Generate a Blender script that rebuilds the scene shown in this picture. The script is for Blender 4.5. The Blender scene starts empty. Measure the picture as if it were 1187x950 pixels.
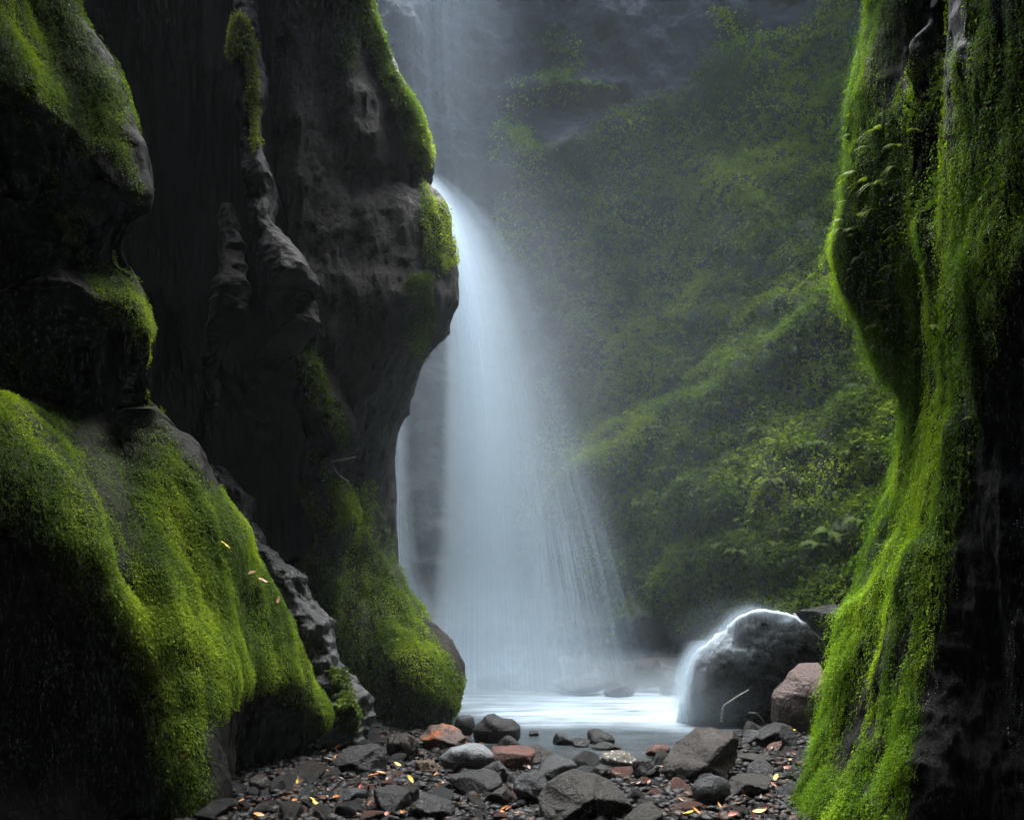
import bpy, math, random
import numpy as np

rng = np.random.default_rng(7)
random.seed(7)
scene = bpy.context.scene
col = scene.collection
F, HX, HY, CZ = 1000.0, 593.5, 680.0, 1.6          # lens in photo pixels, level camera 1.6 m above the pool


# ------------------------------------------------------------------ helpers
def P(px, py, d):
    return np.array(((px - HX) / F * d, d, CZ + (HY - py) / F * d))


def G(px, py, z=0.0):
    d = (CZ - z) * F / (py - HY)
    return np.array(((px - HX) / F * d, d, z))


def proj(pts):
    d = np.maximum(pts[:, 1], 0.05)
    return HX + pts[:, 0] / d * F, HY - (pts[:, 2] - CZ) / d * F


def sm(a, b, x):
    t = np.clip((x - a) / (b - a), 0, 1)
    return t * t * (3 - 2 * t)


def _h(ix, iy, iz, seed):
    h = (ix * 374761393 + iy * 668265263 + iz * 2147483647 + seed * 1274126177) & 0xFFFFFFFF
    h = ((h ^ (h >> 13)) * 1274126177) & 0xFFFFFFFF
    h = ((h ^ (h >> 16)) * 2246822519) & 0xFFFFFFFF
    return ((h ^ (h >> 15)) & 0xFFFFFF) / float(0xFFFFFF)


def vnoise(p, seed=0):
    i = np.floor(p).astype(np.int64)
    f = p - i
    f = f * f * f * (f * (f * 6 - 15) + 10)
    x, y, z = i[:, 0], i[:, 1], i[:, 2]
    fx, fy, fz = f[:, 0], f[:, 1], f[:, 2]
    r = 0
    for dx in (0, 1):
        wx = fx if dx else 1 - fx
        for dy in (0, 1):
            wy = fy if dy else 1 - fy
            for dz in (0, 1):
                wz = fz if dz else 1 - fz
                r = r + wx * wy * wz * _h(x + dx, y + dy, z + dz, seed)
    return r * 2 - 1


def fbm(p, scale=1.0, octaves=4, seed=0, gain=0.5, stretch=(1, 1, 1)):
    q = p * np.array(stretch) * scale
    a, s, r = 1.0, 0.0, 0.0
    for o in range(octaves):
        r = r + a * vnoise(q + 17.3 * o, seed + o)
        s += a
        a *= gain
        q = q * 2.03
    return r / s


def ridged(p, scale=1.0, octaves=4, seed=0, stretch=(1, 1, 1)):
    q = p * np.array(stretch) * scale
    a, s, r = 1.0, 0.0, 0.0
    for o in range(octaves):
        r = r + a * (1 - 2 * np.abs(vnoise(q + 9.1 * o, seed + o)))
        s += a
        a *= 0.5
        q = q * 2.1
    return r / s


def poly_sd(x, y, poly):
    """signed distance in px to a polygon, positive inside"""
    poly = np.array(poly, float)
    n = len(poly)
    dmin = np.full(x.shape, 1e18)
    inside = np.zeros(x.shape, bool)
    for i in range(n):
        ax, ay = poly[i]
        bx, by = poly[(i + 1) % n]
        ex, ey = bx - ax, by - ay
        t = np.clip(((x - ax) * ex + (y - ay) * ey) / (ex * ex + ey * ey + 1e-9), 0, 1)
        dmin = np.minimum(dmin, (x - ax - t * ex) ** 2 + (y - ay - t * ey) ** 2)
        c = ((ay > y) != (by > y)) & (x < (bx - ax) * (y - ay) / (by - ay + 1e-12) + ax)
        inside ^= c
    return np.sqrt(dmin) * np.where(inside, 1, -1)


def line_d(x, y, pts):
    pts = np.array(pts, float)
    dmin = np.full(x.shape, 1e18)
    for i in range(len(pts) - 1):
        ax, ay = pts[i]
        ex, ey = pts[i + 1] - pts[i]
        t = np.clip(((x - ax) * ex + (y - ay) * ey) / (ex * ex + ey * ey + 1e-9), 0, 1)
        dmin = np.minimum(dmin, (x - ax - t * ex) ** 2 + (y - ay - t * ey) ** 2)
    return np.sqrt(dmin)


def mesh_np(name, v, quads=None, tris=None, mat=None, smooth=True, attrs=None, colors=None):
    me = bpy.data.meshes.new(name)
    v = np.ascontiguousarray(v, dtype=np.float32)
    nq = 0 if quads is None else len(quads)
    nt = 0 if tris is None else len(tris)
    me.vertices.add(len(v))
    me.vertices.foreach_set('co', v.ravel())
    loops = []
    if nq:
        loops.append(np.asarray(quads, np.int32).ravel())
    if nt:
        loops.append(np.asarray(tris, np.int32).ravel())
    loops = np.concatenate(loops)
    me.loops.add(len(loops))
    me.loops.foreach_set('vertex_index', loops)
    me.polygons.add(nq + nt)
    starts = np.concatenate([np.arange(nq) * 4, nq * 4 + np.arange(nt) * 3]).astype(np.int32)
    me.polygons.foreach_set('loop_start', starts)
    if smooth:
        me.polygons.foreach_set('use_smooth', np.ones(nq + nt, bool))
    me.update(calc_edges=True)
    for k, a in (attrs or {}).items():
        at = me.attributes.new(k, 'FLOAT', 'POINT')
        at.data.foreach_set('value', np.ascontiguousarray(a, np.float32))
    for k, c in (colors or {}).items():
        at = me.attributes.new(k, 'FLOAT_COLOR', 'POINT')
        c4 = np.ones((len(v), 4), np.float32)
        c4[:, :3] = c
        at.data.foreach_set('color', c4.ravel())
    if mat:
        me.materials.append(mat)
    return me


def link(name, me, parent=None, loc=None, rot=None, scale=None):
    o = bpy.data.objects.new(name, me)
    col.objects.link(o)
    if parent:
        o.parent = parent
    if loc is not None:
        o.location = loc
    if rot is not None:
        o.rotation_euler = rot
    if scale is not None:
        o.scale = scale
    return o


def tag(o, label=None, cat=None, group=None, kind=None):
    if label:
        o['label'] = label
    if cat:
        o['category'] = cat
    if group:
        o['group'] = group
    if kind:
        o['kind'] = kind
    return o


def grid_quads(nr, nc):
    i = np.arange(nr - 1)[:, None] * nc + np.arange(nc - 1)[None, :]
    return np.stack([i, i + 1, i + nc + 1, i + nc], -1).reshape(-1, 4)


def grid_normals(g):
    du = np.gradient(g, axis=1)
    dv = np.gradient(g, axis=0)
    n = np.cross(du, dv)
    n /= np.linalg.norm(n, axis=-1, keepdims=True) + 1e-9
    return n


# ------------------------------------------------------------------ materials
def newmat(name):
    m = bpy.data.materials.new(name)
    m.use_nodes = True
    nt = m.node_tree
    nt.nodes.clear()
    out = nt.nodes.new('ShaderNodeOutputMaterial')
    return m, nt, out


def N(nt, t, **kw):
    n = nt.nodes.new(t)
    for k, v in kw.items():
        if k in n.inputs:
            n.inputs[k].default_value = v
        else:
            setattr(n, k, v)
    return n


def noise_node(nt, vec, scale, detail=6, rough=0.6):
    n = N(nt, 'ShaderNodeTexNoise', Scale=scale, Detail=detail, Roughness=rough)
    nt.links.new(vec, n.inputs['Vector'])
    return n.outputs['Fac']


def ramp(nt, fac, stops):
    r = nt.nodes.new('ShaderNodeValToRGB')
    els = r.color_ramp.elements
    while len(els) < len(stops):
        els.new(0.5)
    for e, (p, c) in zip(els, stops):
        e.position = p
        e.color = tuple(c) + (1,) if hasattr(c, '__len__') else (c, c, c, 1)
    nt.links.new(fac, r.inputs[0])
    return r.outputs['Color']


def mixc(nt, fac, a, b):
    m = N(nt, 'ShaderNodeMix', data_type='RGBA')
    for idx, val in ((0, fac), (6, a), (7, b)):
        if hasattr(val, 'links') or hasattr(val, 'node'):
            nt.links.new(val, m.inputs[idx])
        else:
            m.inputs[idx].default_value = val if idx == 0 else tuple(val) + (1,)
    return m.outputs[2]


def math_n(nt, op, a, b=None, c=None):
    m = N(nt, 'ShaderNodeMath', operation=op)
    for i, v in enumerate((a, b, c)):
        if v is None:
            continue
        if hasattr(v, 'node'):
            nt.links.new(v, m.inputs[i])
        else:
            m.inputs[i].default_value = v
    return m.outputs[0]


def rock_mat(name, dark, light, accent=None, accent_lo=0.56, rough=(0.25, 0.6), scale=1.0, bump=0.6, moss=False, stretch=(1, 1, 1), object_random=True, mosscol=(0.022, 0.034, 0.008), fleck=None, spec=0.5, wet=0.0):
    m, nt, out = newmat(name)
    tc = nt.nodes.new('ShaderNodeTexCoord')
    vec = tc.outputs['Object']
    mp = N(nt, 'ShaderNodeMapping')
    mp.inputs['Scale'].default_value = stretch
    nt.links.new(vec, mp.inputs['Vector'])
    vec = mp.outputs['Vector']
    if object_random:
        oi = nt.nodes.new('ShaderNodeObjectInfo')
        va = N(nt, 'ShaderNodeVectorMath', operation='MULTIPLY_ADD')
        cb = nt.nodes.new('ShaderNodeCombineXYZ')
        for k in range(3):
            nt.links.new(oi.outputs['Random'], cb.inputs[k])
        va.inputs[1].default_value = (37, 21, 53)
        nt.links.new(cb.outputs[0], va.inputs[0])
        nt.links.new(vec, va.inputs[2])
        vec = va.outputs[0]
    n1 = noise_node(nt, vec, 3.0 * scale, 8, 0.65)
    n2 = noise_node(nt, vec, 22.0 * scale, 6, 0.7)
    n3 = noise_node(nt, vec, 60.0 * scale, 3, 0.6)
    f = math_n(nt, 'MULTIPLY_ADD', n2, 0.5, math_n(nt, 'MULTIPLY', n1, 0.5))
    c = ramp(nt, f, [(0.36, dark), (0.62, light)])
    if accent is not None:
        na = noise_node(nt, vec, 2.2 * scale, 5, 0.6)
        fa = ramp(nt, na, [(accent_lo, 0.0), (accent_lo + 0.12, 1.0)])
        c = mixc(nt, fa, c, accent)
    if fleck is not None:
        vo = N(nt, 'ShaderNodeTexVoronoi', Scale=11.0 * scale)
        nt.links.new(vec, vo.inputs['Vector'])
        ff = ramp(nt, vo.outputs['Distance'], [(0.12, 1.0), (0.34, 0.0)])
        c = mixc(nt, ff, c, fleck)
    bs = N(nt, 'ShaderNodeBsdfPrincipled')
    bs.inputs['Specular IOR Level'].default_value = spec
    if moss:
        at = N(nt, 'ShaderNodeAttribute', attribute_name='moss')
        fm = math_n(nt, 'MULTIPLY', at.outputs['Fac'], ramp(nt, n2, [(0.3, 0.4), (0.6, 1.0)]))
        c = mixc(nt, fm, c, mosscol)
        rg = math_n(nt, 'MULTIPLY_ADD', fm, 0.4, ramp(nt, n2, [(0.35, rough[0]), (0.65, rough[1])]))
        nt.links.new(rg, bs.inputs['Roughness'])
    else:
        nt.links.new(ramp(nt, n2, [(0.35, rough[0]), (0.65, rough[1])]), bs.inputs['Roughness'])
    nt.links.new(c, bs.inputs['Base Color'])
    h = math_n(nt, 'MULTIPLY_ADD', n3, 0.25, math_n(nt, 'ADD', n1, n2))
    bp = N(nt, 'ShaderNodeBump', Strength=bump, Distance=0.06 / scale)
    nt.links.new(h, bp.inputs['Height'])
    nt.links.new(bp.outputs[0], bs.inputs['Normal'])
    if wet:                                             # a film of water over the stone, smoother than the stone itself
        bs.inputs['Coat Weight'].default_value = wet
        bs.inputs['Coat Roughness'].default_value = 0.07
        b2 = N(nt, 'ShaderNodeBump', Strength=0.9, Distance=0.05 / scale)
        nt.links.new(math_n(nt, 'ADD', n1, math_n(nt, 'MULTIPLY_ADD', n3, 0.12, math_n(nt, 'MULTIPLY', n2, 0.8))), b2.inputs['Height'])
        nt.links.new(b2.outputs[0], bs.inputs['Coat Normal'])
    nt.links.new(bs.outputs[0], out.inputs['Surface'])
    return m


def leaf_mat(name, trans=0.5, rough=0.65, gain=1.0):
    m, nt, out = newmat(name)
    at = N(nt, 'ShaderNodeAttribute', attribute_name='tint')
    bs = N(nt, 'ShaderNodeBsdfPrincipled', Roughness=rough)
    nt.links.new(at.outputs['Color'], bs.inputs['Base Color'])
    bs.inputs['Specular IOR Level'].default_value = 0.15
    tr = N(nt, 'ShaderNodeBsdfTranslucent')
    nt.links.new(at.outputs['Color'], tr.inputs['Color'])
    mx = N(nt, 'ShaderNodeMixShader')
    mx.inputs[0].default_value = trans
    nt.links.new(bs.outputs[0], mx.inputs[1])
    nt.links.new(tr.outputs[0], mx.inputs[2])
    nt.links.new(mx.outputs[0], out.inputs['Surface'])
    return m


def flat_leaf_mat(name, a, b, rough=0.6):
    m, nt, out = newmat(name)
    tc = nt.nodes.new('ShaderNodeTexCoord')
    n = noise_node(nt, tc.outputs['Object'], 30, 4)
    bs = N(nt, 'ShaderNodeBsdfPrincipled', Roughness=rough)
    nt.links.new(ramp(nt, n, [(0.35, a), (0.65, b)]), bs.inputs['Base Color'])
    nt.links.new(bs.outputs[0], out.inputs['Surface'])
    return m


def flat_drop():
    m, nt, out = newmat('glint_bead')
    bs = N(nt, 'ShaderNodeBsdfPrincipled', Roughness=0.1)
    bs.inputs['Base Color'].default_value = (0.4, 0.42, 0.45, 1)  # pale base colour stands in for the sparkle on wet drops
    bs.inputs['Specular IOR Level'].default_value = 1.0
    nt.links.new(bs.outputs[0], out.inputs['Surface'])
    return m


def water_mat(name, gain=1.0, su=90.0, sv=1.2, lo=0.35, hi=0.75, colr=(0.62, 0.74, 0.84), base=0.35):
    """silky falling water: white scattering threads over clear air; u, v, dens are stored on the sheet"""
    m, nt, out = newmat(name)
    au = N(nt, 'ShaderNodeAttribute', attribute_name='u')
    av = N(nt, 'ShaderNodeAttribute', attribute_name='v')
    ad = N(nt, 'ShaderNodeAttribute', attribute_name='dens')
    asd = N(nt, 'ShaderNodeAttribute', attribute_name='seed')
    cb = nt.nodes.new('ShaderNodeCombineXYZ')
    nt.links.new(math_n(nt, 'MULTIPLY', au.outputs['Fac'], su), cb.inputs[0])
    nt.links.new(math_n(nt, 'MULTIPLY', av.outputs['Fac'], sv), cb.inputs[1])
    nt.links.new(asd.outputs['Fac'], cb.inputs[2])
    n = noise_node(nt, cb.outputs[0], 1.0, 3, 0.6)
    s = ramp(nt, n, [(lo, base), (hi, 1.0)])
    al = math_n(nt, 'MULTIPLY', math_n(nt, 'MULTIPLY', s, ad.outputs['Fac']), gain)
    al = math_n(nt, 'MINIMUM', al, 0.96)
    df = N(nt, 'ShaderNodeBsdfDiffuse')
    df.inputs['Color'].default_value = colr + (1,)
    tl = N(nt, 'ShaderNodeBsdfTranslucent')
    tl.inputs['Color'].default_value = colr + (1,)
    m1 = N(nt, 'ShaderNodeMixShader')
    m1.inputs[0].default_value = 0.5
    nt.links.new(df.outputs[0], m1.inputs[1])
    nt.links.new(tl.outputs[0], m1.inputs[2])
    tp = nt.nodes.new('ShaderNodeBsdfTransparent')
    m2 = N(nt, 'ShaderNodeMixShader')
    nt.links.new(al, m2.inputs[0])
    nt.links.new(tp.outputs[0], m2.inputs[1])
    nt.links.new(m1.outputs[0], m2.inputs[2])
    nt.links.new(m2.outputs[0], out.inputs['Surface'])
    return m


M = {}
M['cliff'] = rock_mat('wet_basalt', (0.003, 0.003, 0.003), (0.012, 0.0108, 0.010), rough=(0.4, 0.75), spec=0.07, scale=0.8, bump=0.55, moss=True, stretch=(1, 1, 0.55), object_random=False)
M['cliff_wet'] = rock_mat('dripping_basalt', (0.004, 0.004, 0.0045), (0.016, 0.015, 0.015), rough=(0.3, 0.6), spec=0.1, scale=1.4, bump=1.0, moss=True, stretch=(1, 1, 0.3), object_random=False)
M['recess'] = rock_mat('smooth_basalt', (0.0035, 0.0032, 0.0032), (0.0085, 0.0078, 0.0075), accent=(0.012, 0.0085, 0.0065), rough=(0.5, 0.8), spec=0.08, scale=0.5, bump=0.25, moss=True, stretch=(1, 1, 0.35), object_random=False)
M['fin'] = rock_mat('brown_basalt', (0.0032, 0.0027, 0.0024), (0.0145, 0.0112, 0.0094), accent=(0.022, 0.0135, 0.0092), rough=(0.45, 0.8), spec=0.12, scale=0.7, bump=0.6, moss=True, object_random=False)
M['back'] = rock_mat('chamber_basalt', (0.006, 0.0065, 0.006), (0.022, 0.021, 0.018), rough=(0.5, 0.8), scale=0.5, bump=0.7, moss=True, object_random=False, mosscol=(0.028, 0.05, 0.006))
M['leaf'] = leaf_mat('moss_leaf')


# ------------------------------------------------------------------ cliffs
def pchip(xk, yk, x):
    xk, yk = np.asarray(xk, float), np.asarray(yk, float)
    h = np.diff(xk)
    dl = np.diff(yk) / h
    m = np.zeros_like(yk)
    for i in range(1, len(xk) - 1):
        if dl[i - 1] * dl[i] > 0:
            w1, w2 = 2 * h[i] + h[i - 1], h[i] + 2 * h[i - 1]
            m[i] = (w1 + w2) / (w1 / dl[i - 1] + w2 / dl[i])
    m[0], m[-1] = dl[0], dl[-1]
    i = np.clip(np.searchsorted(xk, x) - 1, 0, len(xk) - 2)
    t = np.clip((x - xk[i]) / h[i], 0, 1)
    return ((1 + 2 * t) * (1 - t) ** 2 * yk[i] + t * (1 - t) ** 2 * h[i] * m[i] + t * t * (3 - 2 * t) * yk[i + 1] + t * t * (t - 1) * h[i] * m[i + 1])


def column(knots, zs, top):
    """knots: (py, px, depth) down the picture; top: world points (x, y, z) above the frame"""
    pts = [P(px, py, d) for py, px, d in knots] + [np.array(t, float) for t in top]
    pts.sort(key=lambda p: p[2])
    keep = [pts[0]]
    for p in pts[1:]:
        if p[2] > keep[-1][2] + 0.02:
            keep.append(p)
    pts = np.array(keep)
    return np.stack([pchip(pts[:, 2], pts[:, 0], np.clip(zs, pts[0, 2], pts[-1, 2])), pchip(pts[:, 2], pts[:, 1], np.clip(zs, pts[0, 2], pts[-1, 2]))], -1)


def loft(cols, zs, segs):
    c = np.stack(cols, 1)                              # nz, K, 2
    K = c.shape[1]
    out = []
    for k in range(K - 1):
        p0 = c[:, max(k - 1, 0)]
        p1, p2 = c[:, k], c[:, k + 1]
        p3 = c[:, min(k + 2, K - 1)]
        n = segs[k]
        for j in range(n + (1 if k == K - 2 else 0)):
            t = j / n
            # tangents limited by the chord so a close pair of columns never loops
            l = np.linalg.norm(p2 - p1, axis=1, keepdims=True)
            la = np.linalg.norm(p1 - p0, axis=1, keepdims=True) + 1e-6
            lb = np.linalg.norm(p3 - p2, axis=1, keepdims=True) + 1e-6
            m1 = ((p1 - p0) / la + (p2 - p1) / (l + 1e-6)) * 0.5 * l
            m2 = ((p2 - p1) / (l + 1e-6) + (p3 - p2) / lb) * 0.5 * l
            q = (2 * t ** 3 - 3 * t ** 2 + 1) * p1 + (t ** 3 - 2 * t ** 2 + t) * m1 + (-2 * t ** 3 + 3 * t ** 2) * p2 + (t ** 3 - t ** 2) * m2
            out.append(q)
    g = np.stack(out, 1)
    z = np.broadcast_to(zs[:, None, None], g.shape[:2] + (1,))
    return np.concatenate([g, z], -1)


def zrows(zfine, step, ztop, coarse=0.12, z0=-0.5):
    return np.concatenate([np.arange(z0, zfine, step), np.arange(zfine, ztop, coarse)])


class Wall:
    """a lofted rock face: grid of points, normals towards open air, moss weight per point"""

    def __init__(self, cols, zs, segs, toward, disp, relax=False):
        g = loft(cols, zs, segs)
        for fn in disp:
            n = grid_normals(g)
            mid = n[g.shape[0] // 3].mean(0)
            if self_flip(n, g, toward):
                n = -n
            flat = g.reshape(-1, 3)
            h = fn(flat).reshape(g.shape[:2])
            if relax and fn is disp_hollow:                                   # keep the push smooth so the rock never folds over itself
                for _ in range(10):
                    h[1:-1, 1:-1] = 0.25 * (h[:-2, 1:-1] + h[2:, 1:-1] + h[1:-1, :-2] + h[1:-1, 2:])
            nn = n
            for _ in range(6 if relax and fn is disp_hollow else 0):
                nn = nn.copy()
                nn[1:-1, 1:-1] = 0.25 * (nn[:-2, 1:-1] + nn[2:, 1:-1] + nn[1:-1, :-2] + nn[1:-1, 2:])
            g = g + nn * h[..., None]
        n = grid_normals(g)
        self.flip = self_flip(n, g, toward)
        self.n = (-n if self.flip else n).reshape(-1, 3)
        self.shape = g.shape[:2]
        self.v = g.reshape(-1, 3)
        self.px, self.py = proj(self.v)
        self.moss = np.zeros(len(self.v))

    def build(self, name, mat, parent=None):
        q = grid_quads(*self.shape)
        if self.flip:
            q = q[:, ::-1]
        self.q = q
        me = mesh_np(name, self.v, quads=q, mat=mat, attrs={'moss': self.moss})
        self.ob = link(name, me, parent)
        return self.ob

    def at(self, px, py):
        d2 = (self.px - px) ** 2 + (self.py - py) ** 2
        facing = (self.n * (self.v - np.array((0, 0, CZ)))).sum(1) < 0
        c = np.where((d2 < 36) & facing)[0]
        if len(c) == 0:
            c = np.argsort(d2)[:12]
        i = c[np.argmin(self.v[c, 1] + d2[c] * 0.01)]
        return self.v[i], self.n[i]


def self_flip(n, g, toward):
    m = (n * (np.array(toward) - g)).sum(-1)
    return np.median(m) < 0


def leaves(w, count, size, weight, tint, name, parent, seed, droop=0.6, lift=0.02, long=1.6, flow=None, chain=1, gap=0.7, mat='leaf', var=0.22, flat=0.38):
    """a felt of small leaf faces over a wall; chain > 1 hangs them in strings down the rock"""
    r = np.random.default_rng(seed)
    v = w.v[w.q]
    ctr = v.mean(1)
    area = np.linalg.norm(np.cross(v[:, 2] - v[:, 0], v[:, 3] - v[:, 1]), axis=1) * 0.5
    wt = weight(ctr, w.moss[w.q].mean(1), w.n[w.q[:, 0]])
    p = area * np.maximum(wt, 0)
    p = p / p.sum()
    k = r.choice(len(p), size=count, p=p)
    a, b = r.random((2, count, 1))
    pos = (v[k, 0] * (1 - a) + v[k, 1] * a) * (1 - b) + (v[k, 3] * (1 - a) + v[k, 2] * a) * b
    nrm = w.n[w.q[k, 0]]
    down = np.array((0, 0, -1.0)) - nrm * (-nrm[:, 2:3])
    down /= np.linalg.norm(down, axis=1, keepdims=True) + 1e-6
    if flow is not None:
        down = down + np.array(flow)
        down /= np.linalg.norm(down, axis=1, keepdims=True)
    P_, N_, D_, S_, T_ = [], [], [], [], []
    base = tint(pos, r)
    sz0 = size * r.lognormal(0, 0.28, (count, 1))
    off = np.zeros((count, 3))
    for c in range(chain):
        s = sz0 * r.uniform(0.7, 1.3, (count, 1)) * (1 - 0.35 * c / max(chain, 1))
        P_.append(pos + off + nrm * (lift * r.random((count, 1))))
        N_.append(nrm)
        D_.append(down)
        S_.append(s)
        T_.append(base * r.uniform(0.75, 1.3, (count, 1)))
        off = off + down * sz0 * gap * long + r.normal(0, 0.15, (count, 3)) * sz0
    pos, nrm, down, s, t = map(np.concatenate, (P_, N_, D_, S_, T_))
    n = len(pos)
    rnd = r.normal(0, 1, (n, 3))
    axis = down * droop + nrm * 0.5 + rnd * flat
    axis /= np.linalg.norm(axis, axis=1, keepdims=True)
    side = np.cross(axis, nrm + 0.6 * r.normal(0, 1, (n, 3)))
    side /= np.linalg.norm(side, axis=1, keepdims=True) + 1e-6
    up = np.cross(side, axis)
    p0 = pos
    p1 = pos + axis * s * long * 0.5 + side * s * 0.42 + up * s * 0.1
    p2 = pos + axis * s * long
    p3 = pos + axis * s * long * 0.5 - side * s * 0.42 + up * s * 0.1
    vv = np.stack([p0, p1, p2, p3], 1).reshape(-1, 3)
    tt = np.repeat(t, 4, 0)
    q = np.arange(n * 4).reshape(-1, 4)
    me = mesh_np(name, vv, quads=q, mat=M[mat], smooth=False, colors={'tint': np.clip(tt, 0, 1)})
    o = link(name, me, parent)
    tag(o, kind='stuff')
    return o


def tinter(dark, mid, bright, scale=1.5, seed=3, stretch=(1, 1, 0.5), bias=0.0):
    dark, mid, bright = map(np.array, (dark, mid, bright))

    def f(p, r):
        t = fbm(p, scale, 3, seed, stretch=stretch) * 1.3 + bias + r.normal(0, 0.16, len(p))
        t = np.clip(t * 0.5 + 0.5, 0, 1)[:, None]
        return np.where(t < 0.5, dark + (mid - dark) * t * 2, mid + (bright - mid) * (t * 2 - 1))
    return f


def moss_mask(w, polys, soft=10, amp=14, scale=2.2, seed=11, stretch=(1, 1, 0.4)):
    nz = fbm(w.v, scale, 4, seed, stretch=stretch) * amp
    front = np.ones(len(w.v))
    for poly, g in polys:
        w.moss = np.maximum(w.moss, g * sm(-soft, soft, poly_sd(w.px, w.py, poly) + nz))


# ---- near left cliff: mossy bulges that lean over the stones
def top_a(x, y):                                      # unseen lean added above the frame to shade the slot
    k = float(sm(6.9, 5.2, y))
    if y > 7.0:
        return [(x + 0.1, y, 6.6), (x - 0.4, y, 8.5), (x - 3, y - 0.5, 11.5)]
    return [(x + 0.15, y, 6.6), (x + k * (0.55 * (0.1 - x)), y, 7.8), (x + 0.3 + k * (0.1 - x), y, 9.4), (x + 0.3 + k * (0.4 - x), y, 16.0)]

zs = zrows(6.3, 0.018, 16.0)
sil = [(0, 88), (80, 125), (150, 150), (215, 167), (250, 158), (290, 138), (350, 157), (410, 161), (480, 162), (530, 203), (590, 252), (650, 303), (710, 342), (780, 366), (830, 382), (870, 366), (905, 330), (960, 296), (1050, 280)]
dsil = lambda py: np.interp(py, [0, 250, 480, 650, 830, 870, 960], [6.7, 6.6, 6.6, 7.2, 7.8, 7.7, 7.1])
c4 = column([(py, px, dsil(py)) for py, px in sil], zs, top_a(-3.3, 6.7))
c5 = column([(py, px - 130, dsil(py) + 0.9) for py, px in sil], zs, top_a(-4.2, 7.5))
c6 = column([(py, px - 420, dsil(py) + 1.6) for py, px in sil], zs, top_a(-6, 8.2))
# crest between moss and dark camera-facing rock
c3 = column([(0, 40, 6.3), (150, 90, 6.25), (215, 120, 6.3), (262, 95, 6.95), (300, 100, 6.9), (350, 120, 6.3), (400, 105, 6.8), (440, 102, 6.75), (500, 122, 6.45), (560, 160, 6.3), (650, 225, 6.5), (720, 270, 6.7), (790, 300, 6.75), (830, 310, 7.0), (860, 310, 7.3), (905, 270, 7.0), (960, 255, 6.7), (1050, 250, 6.5)], zs, top_a(-3.4, 6.3))
c2 = column([(0, -10, 5.9), (110, 20, 5.8), (160, 50, 6.3), (200, 50, 6.75), (270, 60, 6.5), (330, 80, 6.1), (390, 60, 6.6), (440, 50, 6.6), (490, 40, 6.0), (560, 75, 5.7), (640, 110, 5.6), (720, 150, 5.75), (800, 190, 5.85), (870, 215, 5.8), (960, 238, 5.75), (1050, 240, 5.7)], zs, top_a(-3.6, 5.8))
c1 = column([(0, -120, 5.3), (140, -60, 5.6), (190, -60, 6.2), (330, -40, 6.1), (420, -50, 6.0), (480, -40, 5.3), (600, 0, 5.15), (700, 60, 5.45), (800, 110, 5.65), (960, 150, 5.6), (1050, 160, 5.5)], zs, top_a(-3.7, 5.2))
c0 = column([(0, -500, 3.6), (500, -480, 3.6), (1200, -420, 3.6)], zs, top_a(-3.9, 3.6))
cm = column([(0, -3200, 1.0), (600, -3200, 1.0), (3000, -3200, 1.0)], zs, [(-3.5, 0.8, 5), (-1.5, 0.8, 7), (0.1, 0.8, 9), (0.4, 0.8, 16)])
cmm = [np.broadcast_to(np.array((1.5, -7.5)), c0.shape).copy(), np.stack([np.interp(zs, [5, 9, 16], [-3.2, 0.1, 0.4]), np.full(len(zs), -4.5)], -1)]  # unseen rock behind the camera, added to close off light from there


def disp_a(p):
    return 0.22 * fbm(p, 0.7, 3, 21, stretch=(1, 1, 0.6)) + 0.07 * ridged(p, 1.6, 4, 5, stretch=(1, 1, 0.35)) + 0.03 * fbm(p, 7, 4, 9, stretch=(1, 1, 0.5))


A_POLY = [
    ([(-60, -80), (80, -80), (92, 0), (128, 80), (153, 150), (172, 225), (166, 248), (150, 215), (120, 182), (92, 170), (60, 132), (30, 115), (8, 105), (-60, 60)], 0.9),
    ([(58, 196), (85, 212), (112, 260), (142, 310), (162, 365), (166, 415), (152, 402), (140, 384), (120, 376), (105, 340), (85, 300), (65, 250)], 0.9),
    ([(-60, 400), (0, 440), (30, 480), (60, 535), (95, 580), (125, 640), (150, 685), (146, 600), (152, 540), (165, 485), (210, 530), (258, 590), (312, 650), (352, 715), (376, 780), (395, 830), (382, 856), (360, 832), (340, 805), (300, 797), (265, 812), (242, 832), (232, 860), (238, 900), (250, 965), (203, 965), (185, 880), (165, 820), (140, 760), (110, 700), (70, 645), (20, 612), (-60, 590)], 1.0),
]


def disp_hollow(p):
    x, y = proj(p)
    m = 0.0
    for pl, _ in A_POLY:
        m = np.maximum(m, sm(-60, 22, poly_sd(x, y, pl)))
    inside = sm(-700, -300, x) * (p[:, 2] < 7)
    m = m * (1 - 0.9 * sm(-26, 8, poly_sd(x, y, [(92, 455), (150, 478), (156, 560), (152, 700), (128, 668), (104, 590), (74, 520)])))
    return inside * (-0.13 * (1 - m) + 0.035 * m * fbm(p, 8, 4, 12, stretch=(1, 1, 0.55)))


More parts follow.
